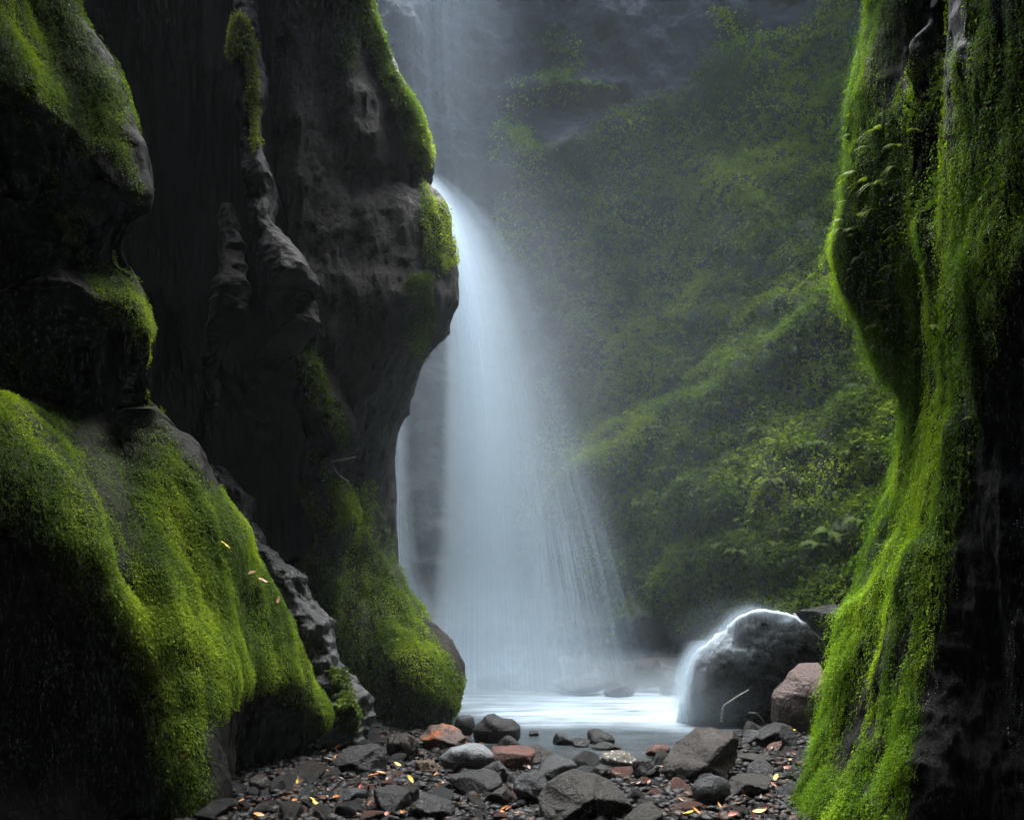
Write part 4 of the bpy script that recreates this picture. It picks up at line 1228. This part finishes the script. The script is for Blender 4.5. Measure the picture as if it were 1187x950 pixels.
twig('stick', 'short brown broken branch lying at the foot of the grey rib', [P(386, 868, 8.5), P(402, 858, 8.6), P(414, 850, 8.7)], 0.05, flat_leaf_mat('stick_brown', (0.08, 0.05, 0.03), (0.16, 0.1, 0.06), 0.7))


def fern_mesh(name, seed, fronds=3, tint=(0.13, 0.2, 0.012)):
    r = np.random.default_rng(seed)
    V, Q, T = [], [], []
    nv_ = 0
    for f in range(fronds):
        az = r.uniform(-1.1, 1.1)
        ln = r.uniform(0.7, 1.1)
        dirv = np.array((math.sin(az), -0.9 * math.cos(az) * r.uniform(0.5, 1), 0.5))
        n = 11
        for k in range(n):
            t = k / (n - 1)
            c = dirv * ln * t + np.array((0, 0, -0.75 * ln * t * t))
            tg = dirv + np.array((0, 0, -1.5 * t))
            tg /= np.linalg.norm(tg)
            sd = np.cross(tg, (0.2, -0.5, 1))
            sd /= np.linalg.norm(sd)
            w_ = 0.30 * ln * (1 - t) ** 0.8 * min(1, 0.35 + 3 * t) + 0.02
            for sgn in (-1, 1):
                tip = c + sgn * sd * w_ + tg * 0.08 * ln - np.array((0, 0, 0.08 * w_))
                a = c - tg * 0.035 * ln
                b = c + tg * 0.055 * ln
                m_ = (c + tip) / 2
                V += [a, m_ - tg * 0.03 * ln, tip, m_ + tg * 0.04 * ln, b]
                Q.append([nv_, nv_ + 1, nv_ + 3, nv_ + 4])
                T.append([nv_ + 1, nv_ + 2, nv_ + 3])
                nv_ += 5
    V = np.array(V)
    tn = np.array(tint) * r.uniform(0.8, 1.25, (len(V) // 5, 1))
    return mesh_np(name, V, quads=Q, tris=T, mat=M['leaf'], smooth=False, colors={'tint': np.repeat(tn, 5, 0)})


fm = [fern_mesh('fern', 900 + i, 1 + i % 3, (0.17, 0.24, 0.012)) for i in range(5)]
fg = [fern_mesh('fern', 930 + i, 4 + i, (0.08, 0.13, 0.018)) for i in range(3)]


def put_fern(w, px_, py_, s, meshes, label, group, k):
    p, n_ = w.at(px_, py_)
    a = math.atan2(n_[0], -n_[1])
    o = link('fern', meshes[k % len(meshes)], loc=p + n_ * 0.02, rot=(0, rng.normal(0, 0.2), a + rng.normal(0, 0.4)), scale=(s, s, s))
    tag(o, label, 'fern', group)


put_fern(D, 1007, 210, 0.16, [fm[2]], 'largest bright yellow fern on the upper moss-hung cliff', None, 0)
for k in range(70):
    py_ = rng.uniform(130, 430)
    lo = np.interp(py_, [p for p, _ in dsl], [x for _, x in dsl])
    put_fern(D, lo + 8 + 75 * rng.random() ** 1.3, py_, rng.uniform(0.08, 0.16), fm, 'small bright fern drooping from the moss-hung cliff', 'ferns on the moss-hung cliff', k)
for k in range(24):
    py_ = rng.uniform(470, 720)
    lo = np.interp(py_, [p for p, _ in dsl], [x for _, x in dsl])
    put_fern(D, lo + 2 + 90 * rng.random() ** 2, py_, rng.uniform(0.03, 0.07), fm, 'tiny fern in the lower moss of the moss-hung cliff', 'tiny ferns low on the moss-hung cliff', k)
for k, (px_, py_, s, lb) in enumerate([(600, 205, 0.5, 'broad green fern left-most on the back wall shelf beside the jet'), (640, 96, 0.55, 'green fern on the high ledge behind the upper veil'), (668, 98, 0.6, 'bushy green fern in the middle of the high ledge'), (700, 102, 0.5, 'small fern at the right end of the high ledge'), (632, 52, 0.25, 'tiny lone fern above the high ledge'), (700, 142, 0.3, 'bright fern tuft under the high ledge'), (660, 225, 0.4, 'fern on the back wall shelf below the high ledge'), (620, 230, 0.4, 'drooping fern just right of the jet'), (730, 235, 0.4, 'bright fern in the middle of the back wall shelf')]):
    put_fern(E, px_, py_, s, fg, lb, None, k)
for k in range(190):
    px_, py_ = rng.uniform(640, 1010), rng.uniform(120, 640)
    if poly_sd(np.array([px_]), np.array([py_]), [(640, 200), (760, 130), (980, 60), (1000, 400), (1020, 640), (760, 640), (680, 440)])[0] < 0:
        continue
    put_fern(E, px_, py_, rng.uniform(0.18, 0.4), fg, 'small fern among the green cover of the back wall', 'ferns on the back wall', k)
for k, (px_, py_, s) in enumerate([(280, 30, 0.10), (284, 48, 0.10), (287, 70, 0.09)]):
    put_fern(up, px_, py_, s, fm, ['topmost fern in the bright moss tuft of the slim grey rib', 'middle fern in the bright moss tuft of the slim grey rib', 'lowest fern in the bright moss tuft of the slim grey rib'][k], None, k)


# ------------------------------------------------------------------ falling water
def sheet(rows, seed, dens, name=None):
    """rows: array nv x nu x 3"""
    nv_, nu_ = rows.shape[:2]
    u = np.broadcast_to(np.linspace(0, 1, nu_)[None], (nv_, nu_)).ravel()
    v = np.broadcast_to(np.linspace(0, 1, nv_)[:, None], (nv_, nu_)).ravel()
    return rows.reshape(-1, 3), grid_quads(nv_, nu_), u, v, dens.ravel(), np.full(nv_ * nu_, float(seed) * 7.31)


def sheets_obj(name, parts, mat, parent=None):
    V, Q, U, Vv, Dn, S = [], [], [], [], [], []
    n0 = 0
    for v, q, u, w_, d_, s_ in parts:
        V.append(v)
        Q.append(q + n0)
        n0 += len(v)
        U.append(u)
        Vv.append(w_)
        Dn.append(d_)
        S.append(s_)
    return link(name, mesh_np(name, np.concatenate(V), quads=np.concatenate(Q), mat=mat, attrs={'u': np.concatenate(U), 'v': np.concatenate(Vv), 'dens': np.concatenate(Dn), 'seed': np.concatenate(S)}), parent)


def fall(left, right, d_of, bulge, nv_=90, nu_=70):
    """a sheet between two falling edges given in px against py, bulging towards the viewer in plan"""
    pys = np.linspace(left[0][0], left[-1][0], nv_)
    L = pchip([p for p, _ in left], [x for _, x in left], pys)
    R = pchip([p for p, _ in right], [x for _, x in right], pys)
    out = np.zeros((nv_, nu_, 3))
    us = np.linspace(0, 1, nu_)
    for i, py_ in enumerate(pys):
        for j, u in enumerate(us):
            d = d_of(py_) - bulge * math.sin(math.pi * u) * ((R[i] - L[i]) / 160.0)
            out[i, j] = P(L[i] * (1 - u) + R[i] * u, py_, d)
    return out, pys, us


wf = link('waterfall', None)
wf.location = P(560, 800, 12.2)
wf.rotation_euler = (0, 0, 0)
tag(wf, 'white waterfall shooting out from behind the brown fin and fanning down into the pool', 'waterfall')
wloc = np.array(wf.location)


def prof(us, c, wl, wr, p=2.0):
    x = np.where(us < c, (us - c) / wl, (us - c) / wr)
    return np.exp(-np.abs(x) ** p)


left_e = [(196, 478), (215, 486), (260, 500), (330, 508), (400, 510), (500, 508), (600, 502), (700, 494), (815, 486)]
right_e = [(196, 504), (215, 530), (260, 578), (330, 620), (400, 646), (500, 680), (600, 708), (700, 734), (815, 760)]
parts = []
for k in range(9):
    off = (k - 4) * 0.09
    r_ = np.random.default_rng(50 + k)
    j = r_.normal(0, 3, 2)
    rows, pys, us = fall([(a, b + j[0] + 4) for a, b in left_e], [(a, b - (b - c_[1]) * (0.24 if k % 3 else -0.05) + j[1] * (a - 190) / 200) for (a, b), c_ in zip(right_e, left_e)], lambda py_: 12.0 + 0.3 * (py_ - 190) / 610 + off, 0.35)
    vv = np.linspace(0, 1, len(pys))[:, None]
    d_ = prof(us[None] + 0 * vv, 0.25, 0.22, 0.55, 1.4) * np.interp(vv, [0, 0.03, 0.1, 0.25, 0.6, 0.93, 1], [0.0, 0.6, 0.9, 0.8, 0.62, 0.45, 0.0]) * sm(0, 0.10, us)[None] * sm(1, 0.75, us)[None]
    rows = rows - wloc
    parts.append(sheet(rows, k, d_))
M['fall'] = water_mat('falling_water', gain=0.5, su=120, sv=0.7, lo=0.36, hi=0.72, base=0.24)
sheets_obj('main_fall', parts, M['fall'], wf)
# brighter core of the jet
parts = []
for k in range(4):
    rows, pys, us = fall([(198, 486), (230, 500), (280, 511), (350, 520), (450, 530), (600, 532), (790, 530)], [(198, 504), (230, 527), (280, 546), (350, 566), (450, 590), (600, 612), (790, 628)], lambda py_: 11.9 + 0.3 * (py_ - 190) / 610 + 0.06 * (k - 2), 0.15, nu_=40)
    vv = np.linspace(0, 1, len(pys))[:, None]
    d_ = prof(us[None] + 0 * vv, 0.45, 0.33, 0.35) * np.interp(vv, [0, 0.05, 0.2, 0.5, 0.85, 1], [0.1, 0.7, 0.75, 0.55, 0.35, 0.0]) * sm(0, 0.15, us)[None] * sm(1, 0.8, us)[None]
    parts.append(sheet(rows - wloc, 20 + k, d_))
sheets_obj('jet_core', parts, M['fall'], wf)
# loose streaks thrown out to the right
parts = []
for k in range(4):
    rows, pys, us = fall([(400, 560), (500, 560), (620, 560), (810, 560)], [(400, 650), (500, 690), (620, 735), (810, 800)], lambda py_: 12.1 + 0.15 * (k - 2), 0.3, nu_=60)
    vv = np.linspace(0, 1, len(pys))[:, None]
    d_ = prof(us[None] + 0 * vv, 0.45, 0.3, 0.4) * np.interp(vv, [0, 0.3, 0.55, 0.85, 1], [0.0, 0.35, 0.8, 0.5, 0.0]) * sm(1, 0.7, us)[None] * sm(0, 0.4, us)[None]
    parts.append(sheet(rows - wloc, 40 + k, d_))
M['streak'] = water_mat('water_streaks', gain=0.7, su=58, sv=2.2, lo=0.44, hi=0.8, base=0.06)
sheets_obj('spray_streaks', parts, M['streak'], wf)
# thin stream behind the fin's notch
parts = []
for k in range(3):
    rows, pys, us = fall([(470, 462), (520, 452), (580, 446), (650, 444), (720, 455), (800, 470)], [(470, 476), (520, 478), (580, 482), (650, 490), (720, 516), (800, 540)], lambda py_: 11.6 + 0.12 * k, 0.1, nu_=40)
    vv = np.linspace(0, 1, len(pys))[:, None]
    d_ = prof(us[None] + 0 * vv, 0.4, 0.35, 0.35) * np.interp(vv, [0, 0.1, 0.5, 0.8, 1], [0.2, 0.6, 0.8, 0.9, 0.1]) * sm(0, 0.12, us)[None] * sm(1, 0.8, us)[None]
    parts.append(sheet(rows - wloc, 60 + k, d_))
sheets_obj('side_fall', parts, water_mat('side_water', gain=0.5, su=22, sv=0.8, lo=0.35, hi=0.7, base=0.25), wf)
# upper veil
parts = []
for k in range(4):
    rows, pys, us = fall([(-120, 395), (100, 400), (240, 410), (420, 430), (640, 440)], [(-120, 640), (100, 650), (240, 670), (420, 690), (640, 700)], lambda py_: 13.0 + 0.35 * k, 0.3, nu_=60)
    vv = np.linspace(0, 1, len(pys))[:, None]
    d_ = prof(us[None] + 0 * vv, 0.45, 0.26, 0.32) * np.interp(vv, [0, 0.3, 0.6, 1], [0.8, 0.8, 0.35, 0.0]) * sm(0, 0.2, us)[None] * sm(1, 0.7, us)[None]
    parts.append(sheet(rows, 80 + k, d_))
veil = sheets_obj('water_veil', parts, water_mat('veil_water', gain=0.10, su=150, sv=0.5, lo=0.36, hi=0.72, base=0.15))
tag(veil, 'thin grey veil of falling drops hanging in front of the upper back wall', 'waterfall')

# water over the big boulder: a film that follows the rock, then free-falling threads
cv = np.array([v_.co[:] for v_ in cb.data.vertices])
ct = np.array([p_.vertices[:] for p_ in cb.data.polygons])
wv = cv + np.array(cb.location)
cdir = cv - np.array((0, 0, cv[:, 2].max() * 0.4))
cdir /= np.linalg.norm(cdir, axis=1, keepdims=True)
px, py = proj(wv)
ridge = line_d(px, py, [(930, 724), (900, 712), (872, 708), (850, 716), (836, 733), (818, 745), (803, 758), (795, 785), (790, 830)])
dn = np.exp(-(ridge / 7.0) ** 2) * 0.55 + np.exp(-(ridge / 26.0) ** 2) * 0.4
dn = np.maximum(dn, 0.55 * np.exp(-(((px - 866) / 30) ** 2 + ((py - 742) / 34) ** 2)) * (0.5 + sm(-0.3, 0.4, fbm(wv, 5, 3, 190, stretch=(1, 1, 0.4)))))
dn = np.maximum(dn, 0.22 * np.exp(-(((px - 845) / 40) ** 2 + ((py - 790) / 50) ** 2)))
dn = np.maximum(dn, 0.32 * np.exp(-(((px - 814) / 17) ** 2 + ((py - 790) / 42) ** 2)))
dn = np.maximum(dn, 0.025)
dn *= sm(930, 900, px + 0.2 * (py - 760))
keep = cdir[:, 2] > -0.3
film = cv + cdir * 0.025
u_ = np.arctan2(cdir[:, 0], -cdir[:, 1])
cas = link('cascade', mesh_np('cascade', film + np.array(cb.location), tris=ct, mat=water_mat('cascade_water', gain=0.95, su=14, sv=1.5, lo=0.3, hi=0.7, base=0.4), attrs={'u': u_, 'v': cv[:, 2], 'dens': dn, 'seed': np.zeros(len(cv))}))
tag(cas, 'white veil of water sliding over the big dark boulder in the pool', 'cascade')
crest = np.array([(938, 730), (915, 718), (893, 711), (872, 707), (853, 715), (839, 731), (823, 745), (805, 762), (797, 790), (789, 838)], float)
tq = np.linspace(0, len(crest) - 1, 70)
cq = np.stack([pchip(np.arange(len(crest)), crest[:, k], tq) for k in range(2)], -1)
tg = np.gradient(cq, axis=0)
tg /= np.linalg.norm(tg, axis=1, keepdims=True)
on = np.stack([tg[:, 1], -tg[:, 0]], -1)
on *= np.sign((on * (cq - np.array((872, 800)))).sum(1))[:, None]
parts = []
for k in range(5):
    us = np.linspace(-1, 1, 22)
    wd = np.interp(tq, [0, 3, 6, 9], [11, 15, 19, 30]) * (0.7 + 0.2 * k)
    dk = cb.location[1] - 0.25 + 0.13 * k
    rows = np.array([[P(*(cq[i] + on[i] * (u * wd[i] - 1)), dk - 0.12 * max(0, -u)) for u in us] for i in range(70)])
    d_ = np.exp(-(us[None] / 0.36) ** 2) * np.interp(tq, [0, 1.2, 3, 5, 7.5, 9], [0.0, 0.5, 0.7, 0.9, 0.75, 0.1])[:, None]
    parts.append(sheet(rows, 110 + k, d_))
sheets_obj('crest_spray', parts, water_mat('crest_water', gain=0.3, su=6, sv=2.0, lo=0.3, hi=0.7, base=0.5), cas)
parts = []
for k in range(4):
    rows, pys, us = fall([(742, 812 - 6 * k), (760, 796 - 4 * k), (785, 784 - 3 * k), (815, 777 - 2 * k), (840, 774)], [(742, 826), (760, 812), (785, 806), (815, 806), (840, 812)], lambda py_: 9.75 + 0.12 * k, 0.1, nv_=40, nu_=24)
    vv = np.linspace(0, 1, len(pys))[:, None]
    d_ = prof(us[None] + 0 * vv, 0.5, 0.35, 0.35) * np.interp(vv, [0, 0.2, 0.7, 1], [0.5, 0.8, 0.6, 0.1]) * sm(0, 0.2, us)[None] * sm(1, 0.8, us)[None]
    parts.append(sheet(rows, 90 + k, d_))
sheets_obj('falling_threads', parts, water_mat('thread_water', gain=0.6, su=12, sv=0.8, lo=0.3, hi=0.7, base=0.35), cas)


# ------------------------------------------------------------------ air
def haze_box(name, lo, hi, density, colr, aniso=0.2):
    m, nt, out = newmat(name)
    v = N(nt, 'ShaderNodeVolumePrincipled', Density=density, Anisotropy=aniso)
    v.inputs['Color'].default_value = colr + (1,)
    nt.links.new(v.outputs[0], out.inputs['Volume'])
    lo, hi = np.array(lo, float), np.array(hi, float)
    vs = np.array([[(lo, hi)[(i >> k) & 1][k] for k in range(3)] for i in range(8)])
    q = [[0, 2, 3, 1], [4, 5, 7, 6], [0, 1, 5, 4], [2, 6, 7, 3], [0, 4, 6, 2], [1, 3, 7, 5]]
    return link(name, mesh_np(name, vs, quads=q, mat=m, smooth=False))


hz = haze_box('haze', (-42, -32, -1.6), (42, 52, 17.6), 0.0007, (0.78, 0.88, 0.92))
tag(hz, 'thin blue-grey damp air filling the gorge', 'haze', kind='stuff')


def mist_blob(name, label, c, r, density):
    m, nt, out = newmat(name)
    tc = nt.nodes.new('ShaderNodeTexCoord')
    ln = N(nt, 'ShaderNodeVectorMath', operation='LENGTH')
    nt.links.new(tc.outputs['Object'], ln.inputs[0])
    f = math_n(nt, 'MULTIPLY', ramp(nt, ln.outputs['Value'], [(0.0, 1.0), (0.98, 0.0)]), density)
    v = N(nt, 'ShaderNodeVolumePrincipled', Anisotropy=0.1)
    v.inputs['Color'].default_value = (0.74, 0.86, 0.96, 1)
    nt.links.new(f, v.inputs['Density'])
    nt.links.new(v.outputs[0], out.inputs['Volume'])
    vs, t = ICO[4]
    o = link(name, mesh_np(name, vs, tris=t, mat=m), loc=c, scale=r)
    tag(o, label, 'mist', kind='stuff')


mist_blob('mist', 'soft white spray boiling up where the waterfall meets the pool', P(575, 760, 12.6), (2.0, 1.5, 1.6), 0.28)
mist_blob('spray', 'faint spray drifting around the falling water', P(580, 480, 12.9), (2.1, 1.6, 4.4), 0.06)
mist_blob('chamber_spray', 'blue-grey spray hanging through the whole rock chamber', P(640, 520, 14.4), (6.0, 3.6, 7.5), 0.013)
mist_blob('mist', 'low white mist spreading over the back of the pool below the fall', P(640, 800, 12.9), (3.4, 2.0, 0.75), 0.3)
mist_blob('slot_spray', 'thin damp air drifting out of the chamber past the brown fin', P(480, 560, 9.9), (2.6, 2.0, 4.5), 0.012)

mist_blob('mist', 'white spray rising where the cascade boulder sheds its water into the pool', P(792, 815, 9.9), (0.9, 0.7, 0.55), 0.35)
mist_blob('mist', 'fine spray flying off the crest of the cascade boulder', P(855, 735, 10.3), (0.9, 0.6, 0.55), 0.10)

# ------------------------------------------------------------------ light, camera
SUN_EL, SUN_AZ = math.radians(72), math.radians(16)     # azimuth from +Y towards +X: the sun stands behind the chamber
w = bpy.data.worlds.new('World')
scene.world = w
w.use_nodes = True
nt = w.node_tree
bg = nt.nodes['Background']
sk = nt.nodes.new('ShaderNodeTexSky')
sk.sky_type = 'NISHITA'
sk.sun_disc = False
sk.sun_elevation = SUN_EL
sk.sun_rotation = SUN_AZ
nt.links.new(sk.outputs[0], bg.inputs['Color'])
bg.inputs['Strength'].default_value = 0.10
sd_ = bpy.data.lights.new('sun', 'SUN')
sd_.energy = 3.0
sd_.angle = math.radians(50)
sd_.color = (1, 0.99, 0.95)
so = bpy.data.objects.new('sun', sd_)
col.objects.link(so)
from mathutils import Vector
dv = Vector((math.sin(SUN_AZ) * math.cos(SUN_EL), math.cos(SUN_AZ) * math.cos(SUN_EL), math.sin(SUN_EL)))
so.rotation_euler = dv.to_track_quat('Z', 'Y').to_euler()
so.location = (0, 10, 30)

cam = bpy.data.cameras.new('camera')
cam.sensor_width = 36
cam.lens = F / 1187 * 36
cam.shift_y = (HY - 475) / 1187
cam.clip_end = 500
co = bpy.data.objects.new('camera', cam)
col.objects.link(co)
co.location = (0, 0, CZ)
co.rotation_euler = (math.pi / 2, 0, 0)
scene.camera = co
scene.view_settings.view_transform = 'Standard'
scene.view_settings.look = 'None'
scene.view_settings.exposure = 3.3
scene.view_settings.gamma = 1
scene.cycles.use_denoising = True
scene.cycles.transparent_max_bounces = 48
scene.cycles.max_bounces = 6
scene.cycles.diffuse_bounces = 3
scene.cycles.volume_bounces = 1
scene.cycles.volume_step_rate = 3
scene.cycles.use_adaptive_sampling = True
